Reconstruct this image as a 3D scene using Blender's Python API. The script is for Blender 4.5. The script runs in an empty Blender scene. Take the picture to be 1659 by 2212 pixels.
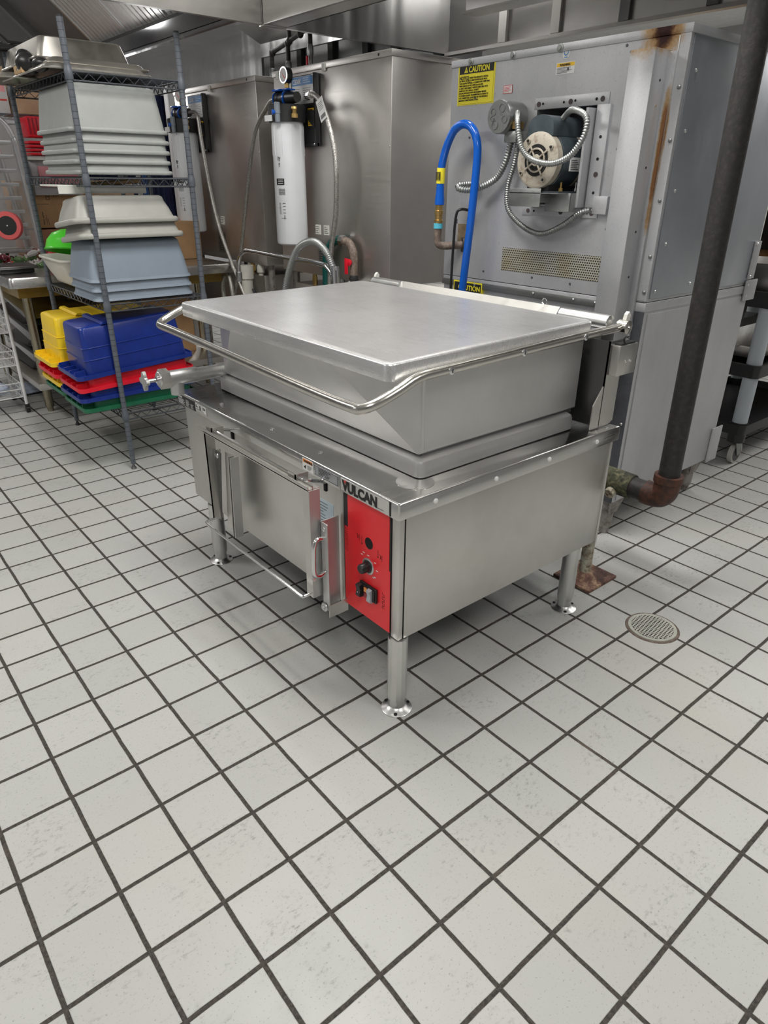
import bpy, bmesh, math, random
from mathutils import Vector, Matrix
random.seed(7)
T = 0.15875
C = bpy.context.scene.collection
# ------------------------------------------------------------------ materials
def newmat(name):
    m = bpy.data.materials.new(name); m.use_nodes = True
    nt = m.node_tree; b = nt.nodes['Principled BSDF']
    return m, nt, b
def setb(b, **k):
    for n, v in k.items():
        key = n.replace('_', ' ')
        if isinstance(v, tuple) and len(v) == 3: v = (*v, 1)
        b.inputs[key].default_value = v
def noise(nt, scale=5, detail=4, rough=.5, stretch=None, coord='Object'):
    tc = nt.nodes.new('ShaderNodeTexCoord'); n = nt.nodes.new('ShaderNodeTexNoise')
    n.inputs['Scale'].default_value = scale; n.inputs['Detail'].default_value = detail; n.inputs['Roughness'].default_value = rough
    if stretch:
        mp = nt.nodes.new('ShaderNodeMapping'); mp.inputs['Scale'].default_value = stretch
        nt.links.new(tc.outputs[coord], mp.inputs[0]); nt.links.new(mp.outputs[0], n.inputs[0])
    else: nt.links.new(tc.outputs[coord], n.inputs[0])
    return n.outputs['Fac']
def ramp(nt, src, stops):
    r = nt.nodes.new('ShaderNodeValToRGB'); e = r.color_ramp.elements
    while len(e) < len(stops): e.new(.5)
    for el, (p, c) in zip(e, stops):
        el.position = p; el.color = (c, c, c, 1) if isinstance(c, (int, float)) else (*c, 1)
    nt.links.new(src, r.inputs[0]); return r.outputs[0]
def bump(nt, b, src, strength=.1, dist=.002):
    bp = nt.nodes.new('ShaderNodeBump'); bp.inputs['Strength'].default_value = strength; bp.inputs['Distance'].default_value = dist
    nt.links.new(src, bp.inputs['Height']); nt.links.new(bp.outputs[0], b.inputs['Normal'])
def M(nt, op, a, b=None, c=None):
    n = nt.nodes.new('ShaderNodeMath'); n.operation = op
    for i, v in enumerate((a, b, c)):
        if v is None: continue
        if isinstance(v, (int, float)): n.inputs[i].default_value = v
        else: nt.links.new(v, n.inputs[i])
    return n.outputs[0]
def mix(nt, fac, a, b, mode='MIX'):
    n = nt.nodes.new('ShaderNodeMix'); n.data_type = 'RGBA'; n.blend_type = mode
    for i, v in ((0, fac), (6, a), (7, b)):
        if isinstance(v, (int, float)): n.inputs[i].default_value = v
        elif isinstance(v, tuple): n.inputs[i].default_value = (*v, 1)
        else: nt.links.new(v, n.inputs[i])
    return n.outputs[2]
def steel(name, col=(.56, .56, .56), rough=.3, stretch=(2, 2, 120), var=.1, bmp=.03, aniso=0.0, metal=1.0, scale=3):
    m, nt, b = newmat(name); setb(b, Metallic=metal, Roughness=rough, Base_Color=col)
    f = noise(nt, scale, 5, .6, stretch)
    r = ramp(nt, f, [(.3, max(.04, rough - var)), (.7, rough + var)]); nt.links.new(r, b.inputs['Roughness'])
    f2 = noise(nt, 2.3, 5, .6)
    c = ramp(nt, f2, [(.3, tuple(v * .88 for v in col)), (.7, tuple(min(1, v * 1.1) for v in col))]); nt.links.new(c, b.inputs['Base Color'])
    if bmp: bump(nt, b, f, bmp, .001)
    return m
def plain(name, col, rough=.5, metal=0, var=.06, **k):
    m, nt, b = newmat(name); setb(b, Metallic=metal, Roughness=rough, Base_Color=col, **k)
    f = noise(nt, 14, 4, .6)
    c = ramp(nt, f, [(.3, tuple(v * (1 - var) for v in col)), (.7, tuple(min(1, v * (1 + var)) for v in col))]); nt.links.new(c, b.inputs['Base Color'])
    return m
def emit(name, col, s):
    m, nt, b = newmat(name); setb(b, Base_Color=col, Emission_Color=col); b.inputs['Emission Strength'].default_value = s; return m
S_X = steel('brushed_steel_x', (.64, .635, .62), .27, (1.5, 90, 90), .05, .004)
S_LID = steel('brushed_steel_lid', (.84, .84, .84), .3, (260, 2, 40), .05, .03, metal=.8)
S_PAN = steel('satin_steel', (.62, .615, .605), .47, (40, 40, 40), .03, .0, metal=.85)
S_BODY = steel('steel_sheet', (.66, .65, .62), .36, (12, 12, 2), .04, .0)
S_TUBE = steel('steel_tube', (.66, .64, .6), .22, (30, 30, 30), .05, .0)
S_LEG = steel('steel_leg', (.66, .66, .65), .33, (12, 12, 2), .04, .0)
S_CAB = steel('cabinet_steel', (.66, .63, .60), .40, (60, 1.2, 60), .04, .004)
S_HOOD = steel('hood_steel', (.5, .49, .47), .33, (3, 3, 12), .05, .0)
S_HOODS = steel('hood_steel_shiny', (.72, .72, .72), .22, (2.5, 2.5, .25), .04, .0, scale=3)
_nt = S_HOODS.node_tree; _b = _nt.nodes['Principled BSDF']; bump(_nt, _b, noise(_nt, 2.2, 2, .5, (2.2, 2.2, .3)), .5, .03)
S_DARK = steel('dark_steel', (.2, .2, .2), .4, (30, 30, 30), .1, .02)
CHROME = steel('chrome', (.78, .78, .78), .16, (5, 5, 5), .02, 0)
BRASS = steel('brass', (.62, .42, .16), .3, (5, 5, 5), .1, 0)
BLACK = plain('black_plastic', (.014, .014, .015), .35)
BLACKM = plain('black_matte', (.02, .02, .021), .6)
HOLE = plain('dark_hole', (.004, .004, .004), .8)
RED = plain('red_panel', (.86, .022, .03), .32, var=.03)
WHITE = plain('white_label', (.8, .8, .79), .45, var=.02)
CREAM = plain('offwhite_plastic', (.72, .72, .66), .5)
PAPER = plain('pale_blue_sheet', (.55, .66, .74), .3)
INK = plain('black_ink', (.012, .012, .012), .5)
ORANGE = plain('orange', (.9, .3, .06), .4)
YEL = plain('yellow_label', (.88, .76, .04), .4, var=.02)
AMBER = plain('amber_label', (.9, .55, .03), .4, var=.02)
BLUEL = plain('blue_label', (.05, .25, .6), .4)
REDI = plain('red_ink', (.7, .06, .05), .5)
GREYT = plain('grey_tub', (.36, .375, .36), .5, var=.05)
GREYT2 = plain('warm_grey_tub', (.39, .39, .355), .48, var=.05)
BLUEG = plain('blue_grey_tub', (.25, .3, .36), .42, var=.04)
BLUE = plain('blue_bin', (.01, .03, .22), .28, var=.15)
YELB = plain('yellow_bin', (.9, .62, .02), .32, var=.05)
REDB = plain('red_bin', (.75, .01, .03), .35, var=.1)
GRNB = plain('green_bin', (.01, .13, .06), .35, var=.15)
LIME = plain('lime_plastic', (.1, .75, .04), .25, var=.05)
MILK = plain('milky_plastic', (.72, .7, .64), .4, Alpha=1.0)
POST = plain('grey_epoxy', (.1, .115, .135), .45, var=.12)
SHELFW = plain('dark_epoxy_wire', (.05, .055, .065), .4, var=.15)
HOSE = plain('blue_hose', (.005, .1, .5), .15, var=.03)
CARD = plain('cardboard', (.5, .3, .15), .75, var=.1)
CARD2 = plain('cardboard_light', (.58, .4, .25), .75, var=.1)
NAVY = plain('navy_fabric', (.012, .02, .075), .85, var=.3)
CARTR = plain('white_cartridge', (.74, .76, .78), .35, var=.02)
GREYP = plain('grey_plastic', (.22, .25, .28), .4)
GPOST = plain('grey_cart_post', (.42, .46, .49), .45, var=.04)
GALV = steel('galvanised', (.33, .34, .33), .38, (40, 40, 40), .08, .05, metal=.9)
GREENP = plain('green_pipe', (.0, .07, .06), .35, var=.2)
WIREW = plain('white_wire', (.75, .75, .75), .4)
PINKW = plain('pink_wrapper', (.8, .25, .25), .25, var=.3)
WOOD = plain('wood', (.5, .33, .17), .55, var=.15)
PVC = plain('pvc', (.6, .58, .52), .5, var=.1)
PLASTIC = plain('clear_film', (.6, .58, .57), .25, var=.2)
PLASTIC.node_tree.nodes['Principled BSDF'].inputs['Alpha'].default_value = .35
MOTOR = plain('motor_paint', (.05, .065, .075), .35, var=.25)
def brd():
    m, nt, b = newmat('braided_steel'); setb(b, Metallic=.9, Roughness=.35)
    tc = nt.nodes.new('ShaderNodeTexCoord'); v = nt.nodes.new('ShaderNodeTexVoronoi'); v.inputs['Scale'].default_value = 260
    nt.links.new(tc.outputs['Object'], v.inputs[0])
    c = ramp(nt, v.outputs['Distance'], [(.1, (.72, .7, .66)), (.8, (.3, .29, .27))]); nt.links.new(c, b.inputs['Base Color'])
    bump(nt, b, v.outputs['Distance'], .5, .002); return m
BRAID = brd()
def rusty(name, base, rust, amount=.5, rough=.7, scale=14, extra=None, metal=0):
    m, nt, b = newmat(name); setb(b, Roughness=rough, Metallic=metal)
    f = noise(nt, scale, 8, .7)
    c = ramp(nt, f, [(max(0, amount - .12), rust), (min(1, amount + .1), base)])
    if extra:
        f2 = noise(nt, scale * .35, 5, .7); c = mix(nt, ramp(nt, f2, [(.5, 0.), (.62, 1.)]), c, extra)
    nt.links.new(c, b.inputs['Base Color']); bump(nt, b, f, .5, .003); return m
IRON = rusty('black_iron', (.018, .017, .016), (.04, .034, .03), .45, .55, 60)
RUSTEL = rusty('rusted_elbow', (.045, .02, .014), (.11, .04, .022), .5, .6, 40, (.03, .02, .018))
MOSS = rusty('mouldy_pipe', (.05, .055, .03), (.22, .2, .11), .42, .8, 70, (.02, .02, .015))
POSTR = rusty('peeling_post', (.45, .42, .32), (.1, .05, .03), .47, .8, 70, (.5, .5, .42))
PLATER = rusty('rust_plate', (.16, .08, .06), (.5, .35, .22), .42, .8, 30, (.06, .03, .025))
MFACE = rusty('dusty_motor_face', (.42, .38, .31), (.2, .14, .09), .4, .6, 40)
LEGR = rusty('worn_leg', (.34, .32, .3), (.1, .06, .04), .42, .45, 30, metal=.5)
BROWNP = rusty('brown_pipe', (.14, .1, .08), (.3, .25, .2), .45, .6, 50)
# floor tile
def floor_mat():
    m, nt, b = newmat('quarry_tile')
    tc = nt.nodes.new('ShaderNodeTexCoord'); sp = nt.nodes.new('ShaderNodeSeparateXYZ'); nt.links.new(tc.outputs['Object'], sp.inputs[0])
    wob = noise(nt, 9, 3, .6); w = M(nt, 'MULTIPLY', M(nt, 'SUBTRACT', wob, .5), .004)
    def edge(o):
        a = M(nt, 'ADD', M(nt, 'DIVIDE', M(nt, 'ADD', o, w), T), 100.5)
        return M(nt, 'MULTIPLY', M(nt, 'ABSOLUTE', M(nt, 'SUBTRACT', M(nt, 'FRACT', a), .5)), T)
    e = M(nt, 'MINIMUM', edge(sp.outputs['X']), edge(sp.outputs['Y']))
    g = ramp(nt, M(nt, 'MULTIPLY', e, 100), [(.43, 0.), (.52, 1.)])       # 0 grout, 1 tile
    # per-tile tone
    cx = M(nt, 'FLOOR', M(nt, 'DIVIDE', sp.outputs['X'], T)); cy = M(nt, 'FLOOR', M(nt, 'DIVIDE', sp.outputs['Y'], T))
    cb = nt.nodes.new('ShaderNodeCombineXYZ'); nt.links.new(cx, cb.inputs[0]); nt.links.new(cy, cb.inputs[1])
    wn = nt.nodes.new('ShaderNodeTexWhiteNoise'); nt.links.new(cb.outputs[0], wn.inputs['Vector'])
    tile = ramp(nt, wn.outputs['Value'], [(0, (.425, .43, .412)), (1, (.465, .468, .45))])
    n1 = noise(nt, 6, 6, .7); smudge = ramp(nt, n1, [(.5, 0.), (.62, 1.)])
    n2 = noise(nt, 55, 5, .75, (1, 1.6, 1)); sm2 = ramp(nt, n2, [(.52, 0.), (.64, 1.)])
    sm = M(nt, 'MULTIPLY', M(nt, 'MULTIPLY', smudge, sm2), .62)
    tile = mix(nt, sm, tile, (.17, .165, .16))
    n3 = noise(nt, 190, 2, .5); tile = mix(nt, M(nt, 'MULTIPLY', ramp(nt, n3, [(.64, 0.), (.7, 1.)]), .5), tile, (.2, .19, .18))
    n4 = noise(nt, 1.7, 3, .5); tile = mix(nt, M(nt, 'MULTIPLY', ramp(nt, n4, [(.5, 0.), (.75, 1.)]), .25), tile, (.5, .46, .37))
    n5 = noise(nt, 120, 3, .7); grout = ramp(nt, n5, [(.35, (.03, .026, .023)), (.7, (.085, .074, .064))])
    n6 = noise(nt, 3.1, 4, .7); grout = mix(nt, M(nt, 'MULTIPLY', ramp(nt, n6, [(.6, 0.), (.72, 1.)]), .5), grout, (.15, .12, .09))
    nt.links.new(mix(nt, g, grout, tile), b.inputs['Base Color'])
    r = ramp(nt, n1, [(.3, .34), (.7, .5)]); nt.links.new(mix(nt, g, (.8, .8, .8), r), b.inputs['Roughness'])
    setb(b, Specular_IOR_Level=.35)
    h = ramp(nt, M(nt, 'MULTIPLY', e, 100), [(.33, 0.), (.6, 1.)])
    bump(nt, b, M(nt, 'ADD', h, M(nt, 'MULTIPLY', n2, .06)), .7, .002)
    return m
TILE = floor_mat()
def oven_mat(name, rust=False, holes=False):
    m, nt, b = newmat(name); setb(b, Metallic=.55, Roughness=.42)
    n1 = noise(nt, 3, 6, .65, (1, 1, .6)); c = ramp(nt, n1, [(.3, (.46, .465, .485)), (.7, (.58, .585, .6))])
    n2 = noise(nt, 160, 3, .6); c = mix(nt, M(nt, 'MULTIPLY', ramp(nt, n2, [(.6, 0.), (.72, 1.)]), .35), c, (.22, .21, .2))
    n7 = noise(nt, 1.6, 5, .6, (1, 3, .5)); c = mix(nt, M(nt, 'MULTIPLY', ramp(nt, n7, [(.52, 0.), (.75, 1.)]), .3), c, (.33, .31, .29))
    if rust:
        tc = nt.nodes.new('ShaderNodeTexCoord'); sp = nt.nodes.new('ShaderNodeSeparateXYZ'); nt.links.new(tc.outputs['Object'], sp.inputs[0])
        nz = noise(nt, 16, 6, .7); nz2 = M(nt, 'MULTIPLY', M(nt, 'SUBTRACT', nz, .5), 1.3)
        def blob(y, z, ry, rz):
            a = M(nt, 'POWER', M(nt, 'ABSOLUTE', M(nt, 'DIVIDE', M(nt, 'SUBTRACT', sp.outputs['Y'], y), ry)), 2)
            c2 = M(nt, 'POWER', M(nt, 'ABSOLUTE', M(nt, 'DIVIDE', M(nt, 'SUBTRACT', sp.outputs['Z'], z), rz)), 2)
            return M(nt, 'ADD', M(nt, 'SUBTRACT', 1, M(nt, 'SQRT', M(nt, 'ADD', a, c2))), nz2)
        s = M(nt, 'MAXIMUM', blob(.69 - 1.117, 1.79, .085, .09), M(nt, 'MAXIMUM', blob(.634 - 1.117, 1.50, .014, .15), blob(.636 - 1.117, 1.38, .010, .22)))
        c = mix(nt, ramp(nt, s, [(-.0, 0.), (.3, .85)]), c, (.40, .24, .08)); c = mix(nt, ramp(nt, s, [(.3, 0.), (.6, .9)]), c, (.2, .08, .025))
        s2 = blob(.69 - 1.117, 1.80, .05, .075); c = mix(nt, ramp(nt, s2, [(.1, 0.), (.5, 1.)]), c, (.035, .012, .01))
    nt.links.new(c, b.inputs['Base Color']); bump(nt, b, n1, .12, .004)
    return m
OVEN = oven_mat('oven_sheet', True); OVEN2 = oven_mat('oven_side_sheet')
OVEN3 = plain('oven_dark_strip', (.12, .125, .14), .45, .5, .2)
def grille_mat():
    m, nt, b = newmat('perforated_grille'); setb(b, Roughness=.5, Metallic=.3)
    tc = nt.nodes.new('ShaderNodeTexCoord'); sp = nt.nodes.new('ShaderNodeSeparateXYZ'); nt.links.new(tc.outputs['Object'], sp.inputs[0])
    P = .0102
    row = M(nt, 'FLOOR', M(nt, 'DIVIDE', sp.outputs['Z'], P * .87)); off = M(nt, 'MULTIPLY', M(nt, 'MODULO', row, 2), .5)
    fy = M(nt, 'SUBTRACT', M(nt, 'FRACT', M(nt, 'ADD', M(nt, 'DIVIDE', sp.outputs['Y'], P), off)), .5)
    fz = M(nt, 'SUBTRACT', M(nt, 'FRACT', M(nt, 'DIVIDE', sp.outputs['Z'], P * .87)), .5)
    d = M(nt, 'SQRT', M(nt, 'ADD', M(nt, 'MULTIPLY', fy, fy), M(nt, 'MULTIPLY', fz, fz)))
    n1 = noise(nt, 9, 4, .6); base = ramp(nt, n1, [(.35, (.42, .38, .27)), (.65, (.5, .5, .46))])
    nt.links.new(mix(nt, ramp(nt, d, [(.31, 1.), (.37, 0.)]), base, (.02, .018, .012)), b.inputs['Base Color']); return m
GRILLE = grille_mat()
OVENB = steel('oven_side_blued', (.42, .44, .48), .38, (2, 2, .6), .1, .0, metal=.8)
def ringpost_mat():
    m, nt, b = newmat('ringed_epoxy_post'); setb(b, Roughness=.45)
    tc = nt.nodes.new('ShaderNodeTexCoord'); sp = nt.nodes.new('ShaderNodeSeparateXYZ'); nt.links.new(tc.outputs['Object'], sp.inputs[0])
    f = M(nt, 'FRACT', M(nt, 'DIVIDE', sp.outputs['Z'], .0254))
    n1 = noise(nt, 40, 4, .6); base = ramp(nt, n1, [(.3, (.095, .108, .128)), (.7, (.125, .14, .16))])
    nt.links.new(mix(nt, ramp(nt, f, [(.07, 1.), (.1, 0.)]), base, (.03, .034, .042)), b.inputs['Base Color']); return m
RPOST = ringpost_mat()
# ------------------------------------------------------------------ mesh builder
ORG = {}
class MB:
    def __init__(s): s.bm = bmesh.new(); s.mats = []
    def mi(s, m):
        if m not in s.mats: s.mats.append(m)
        return s.mats.index(m)
    def fin(s, faces, m):
        k = s.mi(m)
        for f in faces: f.material_index = k
    def box(s, x0, x1, y0, y1, z0, z1, m, bev=0, mtx=None, seg=2):
        v = [s.bm.verts.new((x, y, z)) for x in (x0, x1) for y in (y0, y1) for z in (z0, z1)]
        F = [s.bm.faces.new([v[i] for i in q]) for q in ((0, 1, 3, 2), (4, 6, 7, 5), (0, 4, 5, 1), (2, 3, 7, 6), (0, 2, 6, 4), (1, 5, 7, 3))]
        if bev > 0:
            E = list({e for f in F for e in f.edges}); r = bmesh.ops.bevel(s.bm, geom=E, offset=bev, segments=seg, affect='EDGES', profile=.5)
            F = list({f for vv in (r['verts']) for f in vv.link_faces} | {f for f in F if f.is_valid})
        if mtx is not None:
            for vv in {vv for f in F for vv in f.verts}: vv.co = mtx @ vv.co
        s.fin(F, m); return s
    def ring(s, c, ax, r, n, ph=0):
        ax = ax.normalized(); u = ax.orthogonal().normalized(); w = ax.cross(u)
        return [s.bm.verts.new(c + (u * math.cos(2 * math.pi * i / n + ph) + w * math.sin(2 * math.pi * i / n + ph)) * r) for i in range(n)]
    def bridge(s, rings, m, close=True, capa=True, capb=True):
        F = []
        for a, b in zip(rings, rings[1:]):
            n = len(a)
            for i in range(n if close else n - 1): F.append(s.bm.faces.new((a[i], a[(i + 1) % n], b[(i + 1) % n], b[i])))
        if capa: F.append(s.bm.faces.new(list(reversed(rings[0]))))
        if capb: F.append(s.bm.faces.new(rings[-1]))
        s.fin(F, m); return s
    def cyl(s, p0, p1, r, m, n=20, r1=None, cap=True, ph=0):
        p0, p1 = Vector(p0), Vector(p1); ax = p1 - p0; r1 = r if r1 is None else r1
        return s.bridge([s.ring(p0, ax, r, n, ph), s.ring(p1, ax, r1, n, ph)], m, capa=cap, capb=cap)
    def lathe(s, p0, ax, prof, m, n=24):            # prof: (dist along axis, radius)
        p0, ax = Vector(p0), Vector(ax).normalized()
        return s.bridge([s.ring(p0 + ax * d, ax, max(r, .0002), n) for d, r in prof], m)
    def tube(s, pts, r, m, n=12, smooth=0, rib=0, riba=.15, cap=True):
        P = [Vector(p) for p in pts]
        if smooth:
            Q = []
            for i in range(len(P) - 1):
                a, b, c, d = P[max(i - 1, 0)], P[i], P[i + 1], P[min(i + 2, len(P) - 1)]
                for k in range(smooth):
                    t = k / smooth
                    Q.append(.5 * ((2 * b) + (-a + c) * t + (2 * a - 5 * b + 4 * c - d) * t * t + (-a + 3 * b - 3 * c + d) * t ** 3))
            P = Q + [P[-1]]
        if rib:
            L = [0]
            for a, b in zip(P, P[1:]): L.append(L[-1] + (b - a).length)
            N = int(L[-1] / rib) * 4; Q = []; j = 0
            for k in range(N + 1):
                d = L[-1] * k / N
                while j < len(P) - 2 and L[j + 1] < d: j += 1
                Q.append(P[j].lerp(P[j + 1], (d - L[j]) / max(1e-9, L[j + 1] - L[j])))
            P = Q
        rings = []; u = None
        for i, p in enumerate(P):
            t = (P[min(i + 1, len(P) - 1)] - P[max(i - 1, 0)]).normalized()
            if u is None: u = t.orthogonal().normalized()
            u = (u - t * u.dot(t)).normalized(); w = t.cross(u)
            rr = r * (1 + (riba * (1 if (i % 4) < 2 else -1) if rib else 0))
            rings.append([s.bm.verts.new(p + (u * math.cos(2 * math.pi * k / n) + w * math.sin(2 * math.pi * k / n)) * rr) for k in range(n)])
        return s.bridge(rings, m, capa=cap, capb=cap)
    def rrect(s, x0, x1, y0, y1, z, r, n=5, mtx=None):
        V = []
        for cx, cy, a0 in ((x1 - r, y1 - r, 0), (x0 + r, y1 - r, 90), (x0 + r, y0 + r, 180), (x1 - r, y0 + r, 270)):
            for k in range(n + 1):
                a = math.radians(a0 + 90 * k / n); V.append(Vector((cx + r * math.cos(a), cy + r * math.sin(a), z)))
        if mtx is not None: V = [mtx @ v for v in V]
        return [s.bm.verts.new(v) for v in V]
    def loft(s, secs, m, mtx=None, n=5, capa=True, capb=True):   # secs: (x0,x1,y0,y1,z,r)
        return s.bridge([s.rrect(*q, n=n, mtx=mtx) for q in secs], m, capa=capa, capb=capb)
    def poly(s, pts, m):
        v = [s.bm.verts.new(p) for p in pts]; s.fin([s.bm.faces.new(v)], m); return s
    def prism(s, pts, d, m, bev=0):                # polygon extruded by vector d
        d = Vector(d); a = [s.bm.verts.new(p) for p in pts]; b = [s.bm.verts.new(Vector(p) + d) for p in pts]
        return s.bridge([a, b], m)
    def sphere(s, c, r, m, n=16, sc=(1, 1, 1)):
        res = bmesh.ops.create_uvsphere(s.bm, u_segments=n, v_segments=n // 2 + 2, radius=r, matrix=Matrix.Translation(c) @ Matrix.Diagonal((*sc, 1)))
        s.fin({f for v in res['verts'] for f in v.link_faces}, m); return s
    def text(s, txt, m, size, mtx, off=0.0, ext=.0004, align='LEFT', sx=1.0, shear=0):
        cu = bpy.data.curves.new('t', 'FONT'); cu.body = txt; cu.size = size; cu.extrude = ext; cu.offset = off; cu.align_x = align; cu.resolution_u = 3; cu.shear = shear
        o = bpy.data.objects.new('t', cu); C.objects.link(o)
        dg = bpy.context.evaluated_depsgraph_get(); me = bpy.data.meshes.new_from_object(o.evaluated_get(dg))
        n0 = len(s.bm.verts); f0 = len(s.bm.faces); s.bm.from_mesh(me); s.bm.verts.ensure_lookup_table(); s.bm.faces.ensure_lookup_table()
        sc = Matrix.Diagonal((sx, 1, 1, 1))
        for v in s.bm.verts[n0:]: v.co = mtx @ sc @ v.co
        s.fin(s.bm.faces[f0:], m)
        bpy.data.objects.remove(o); bpy.data.curves.remove(cu); bpy.data.meshes.remove(me); return s
    def build(s, name, parent=None, ang=35, label=None):
        bmesh.ops.recalc_face_normals(s.bm, faces=s.bm.faces)
        me = bpy.data.meshes.new(name); o = bpy.data.objects.new(name, me); C.objects.link(o)
        s.bm.to_mesh(me); s.bm.free()
        for m in s.mats: me.materials.append(m)
        if parent is not None:
            org = ORG.get(parent.name, Vector((0, 0, 0))); me.transform(Matrix.Translation(-org)); o.parent = parent; ORG[o.name] = org
        else: ORG[o.name] = Vector((0, 0, 0))
        for p in me.polygons: p.use_smooth = True
        me.set_sharp_from_angle(angle=math.radians(ang))
        if label: o['label'] = label
        return o
def thing(name, label, cat, loc=(0, 0, 0), group=None):
    o = bpy.data.objects.new(name, None); C.objects.link(o); o.location = loc; ORG[o.name] = Vector(loc); o.empty_display_size = .1
    o['label'] = label; o['category'] = cat
    if group: o['group'] = group
    return o
def tag(o, label, cat, group=None):
    o['label'] = label; o['category'] = cat
    if group: o['group'] = group
    # put the origin at the base of the thing
    me = o.data; vs = [v.co for v in me.vertices]
    b = Vector(((min(v.x for v in vs) + max(v.x for v in vs)) / 2, (min(v.y for v in vs) + max(v.y for v in vs)) / 2, min(v.z for v in vs)))
    me.transform(Matrix.Translation(-b)); o.location = b; ORG[o.name] = b
    return o
def struct(o): o['kind'] = 'structure'; return o
def dup(o, loc=None, label=None, group=None, parent=None):
    c = o.copy(); C.objects.link(c); c.parent = parent
    if parent is None:
        if loc is not None: c.location = loc
        if label: c['label'] = label
        if group: c['group'] = group
    for ch in list(o.children): dup(ch, parent=c)
    return c
def facing(x, y, z):     # text frame on a face looking towards -x, starting at (y,z)
    return Matrix(((0, 0, -1, x), (-1, 0, 0, y), (0, 1, 0, z), (0, 0, 0, 1)))
def lines(mb, x, y0, y1, z0, z1, n, m, t=.3, ragged=True, d=.0006):
    st = (z1 - z0) / n
    for i in range(n):
        z = z1 - st * (i + .5); e = y1 + (y0 - y1) * (random.uniform(.05, .5) if ragged else 0)   # y0 > y1 ; text reads from y0
        mb.box(x - d, x, e, y0, z - st * t / 2, z + st * t / 2, m)
def screw(mb, c, ax, r, m, h=.003):
    mb.lathe(c, ax, [(0, r), (h * .5, r * .95), (h, r * .5)], m, 12)
# ------------------------------------------------------------------ camera
cam = bpy.data.cameras.new('camera'); co = bpy.data.objects.new('camera', cam); C.objects.link(co)
def rot(a, b, c):
    return Matrix.Rotation(c, 3, 'Z') @ Matrix.Rotation(a, 3, 'X') @ Matrix.Rotation(b, 3, 'Z')
co.matrix_world = Matrix.Translation((-.80939587, -.74469077, 1.35212368)) @ rot(1.11585327, .00940487, -.697811563).to_4x4()
cam.sensor_fit = 'VERTICAL'; cam.sensor_height = 36; cam.lens = 36 * 1460.83896 / 2212; cam.clip_start = .05
bpy.context.scene.camera = co
# ------------------------------------------------------------------ setting
mb = MB(); v = 9.0
# floor with a round hole left for the drain is not needed: the drain sits in a shallow ring
mb.box(-6 * 1.0, 9, -6, 9, -.05, 0, TILE); struct(mb.build('floor'))
CEIL = plain('ceiling_white', (.75, .75, .74), .8)
mb = MB(); mb.box(-6, 9, -6, 9, 3.1, 3.2, CEIL); struct(mb.build('ceiling'))
WALLM = plain('wall_paint', (.4, .4, .4), .7); WALLW = plain('wall_white', (.45, .45, .46), .6)
mb = MB(); mb.box(8.9, 9, -6, 9, 0, 3.1, WALLM); struct(mb.build('wall_back'))
mb = MB(); mb.box(-6, 8.9, 8.9, 9, 0, 3.1, WALLW); struct(mb.build('wall_left'))
mb = MB(); mb.box(-5.1, -5, -5, 8.9, 0, 3.1, WALLW); struct(mb.build('wall_front'))
mb = MB(); mb.box(-5, 8.9, -5.1, -5, 0, 3.1, WALLW); struct(mb.build('wall_right'))
# ================================================================== BRAISING PAN
BP = thing('braising_pan', 'large stainless steel tilting braising pan with closed flat lid and red control panel', 'braising pan', (.61, .965, 0))
X0, X1, Y0, Y1 = .165, 1.06, .355, 1.565
# cabinet
mb = MB()
mb.box(X0 + .004, X1, .63, Y1, .25, .625, S_BODY, .003)                 # main front / left block
mb.box(X0 + .05, X1 - .03, .36, .64, .27, .63, S_DARK)
mb.box(X0 + .02, X1 - .004, Y0, Y0 + .004, .25, .622, S_BODY, .001)          # right side panel
mb.box(X0, X0 + .016, Y0, .385, .25, .622, S_BODY, .002)                 # corner post
mb.box(X0 - .0, X0 + .02, .588, .627, .25, .622, S_BODY, .002)           # divider strip
mb.box(X1 - .004, X1 + .006, Y0 - .002, Y0 + .03, .24, .622, S_BODY, .002)
mb.box(X0 + .02, X1 - .01, .37, 1.55, .2485, .2499, HOLE); mb.build('cabinet_body', BP)  # black underside sheet, added to deepen the shade beneath the pan
mb = MB(); mb.box(X0 + .0035, X0 + .05, .385, .588, .255, .622, BLACKM); c = mb.build('control_housing', BP)
# deck with turned down lip
mb = MB()
Rk = lambda x0, x1, y0, y1, z: (x0, x1, y0, y1, z, .006)
mb.loft([Rk(.15, 1.08, .343, 1.58, .617), Rk(.15, 1.08, .343, 1.58, .657), Rk(.1525, 1.0775, .3455, 1.5775, .6615), (.155, 1.075, .348, 1.575, .6625, .004)], steel('deck_steel', (.66, .655, .64), .2, (3, 60, 60), .08, .02), n=2)
mb.build('deck', BP)
for x in (.955, .722, .495, .27):
    mb = MB(); screw(mb, (x, .343, .637), (0, -1, 0), .0075, WHITE, .005); mb.build('plastic_plug', BP)
for y in (.74, 1.0, 1.33):
    mb = MB(); screw(mb, (.2, y, .6625), (0, 0, 1), .007, CHROME, .004); mb.build('bolt', BP)
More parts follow.
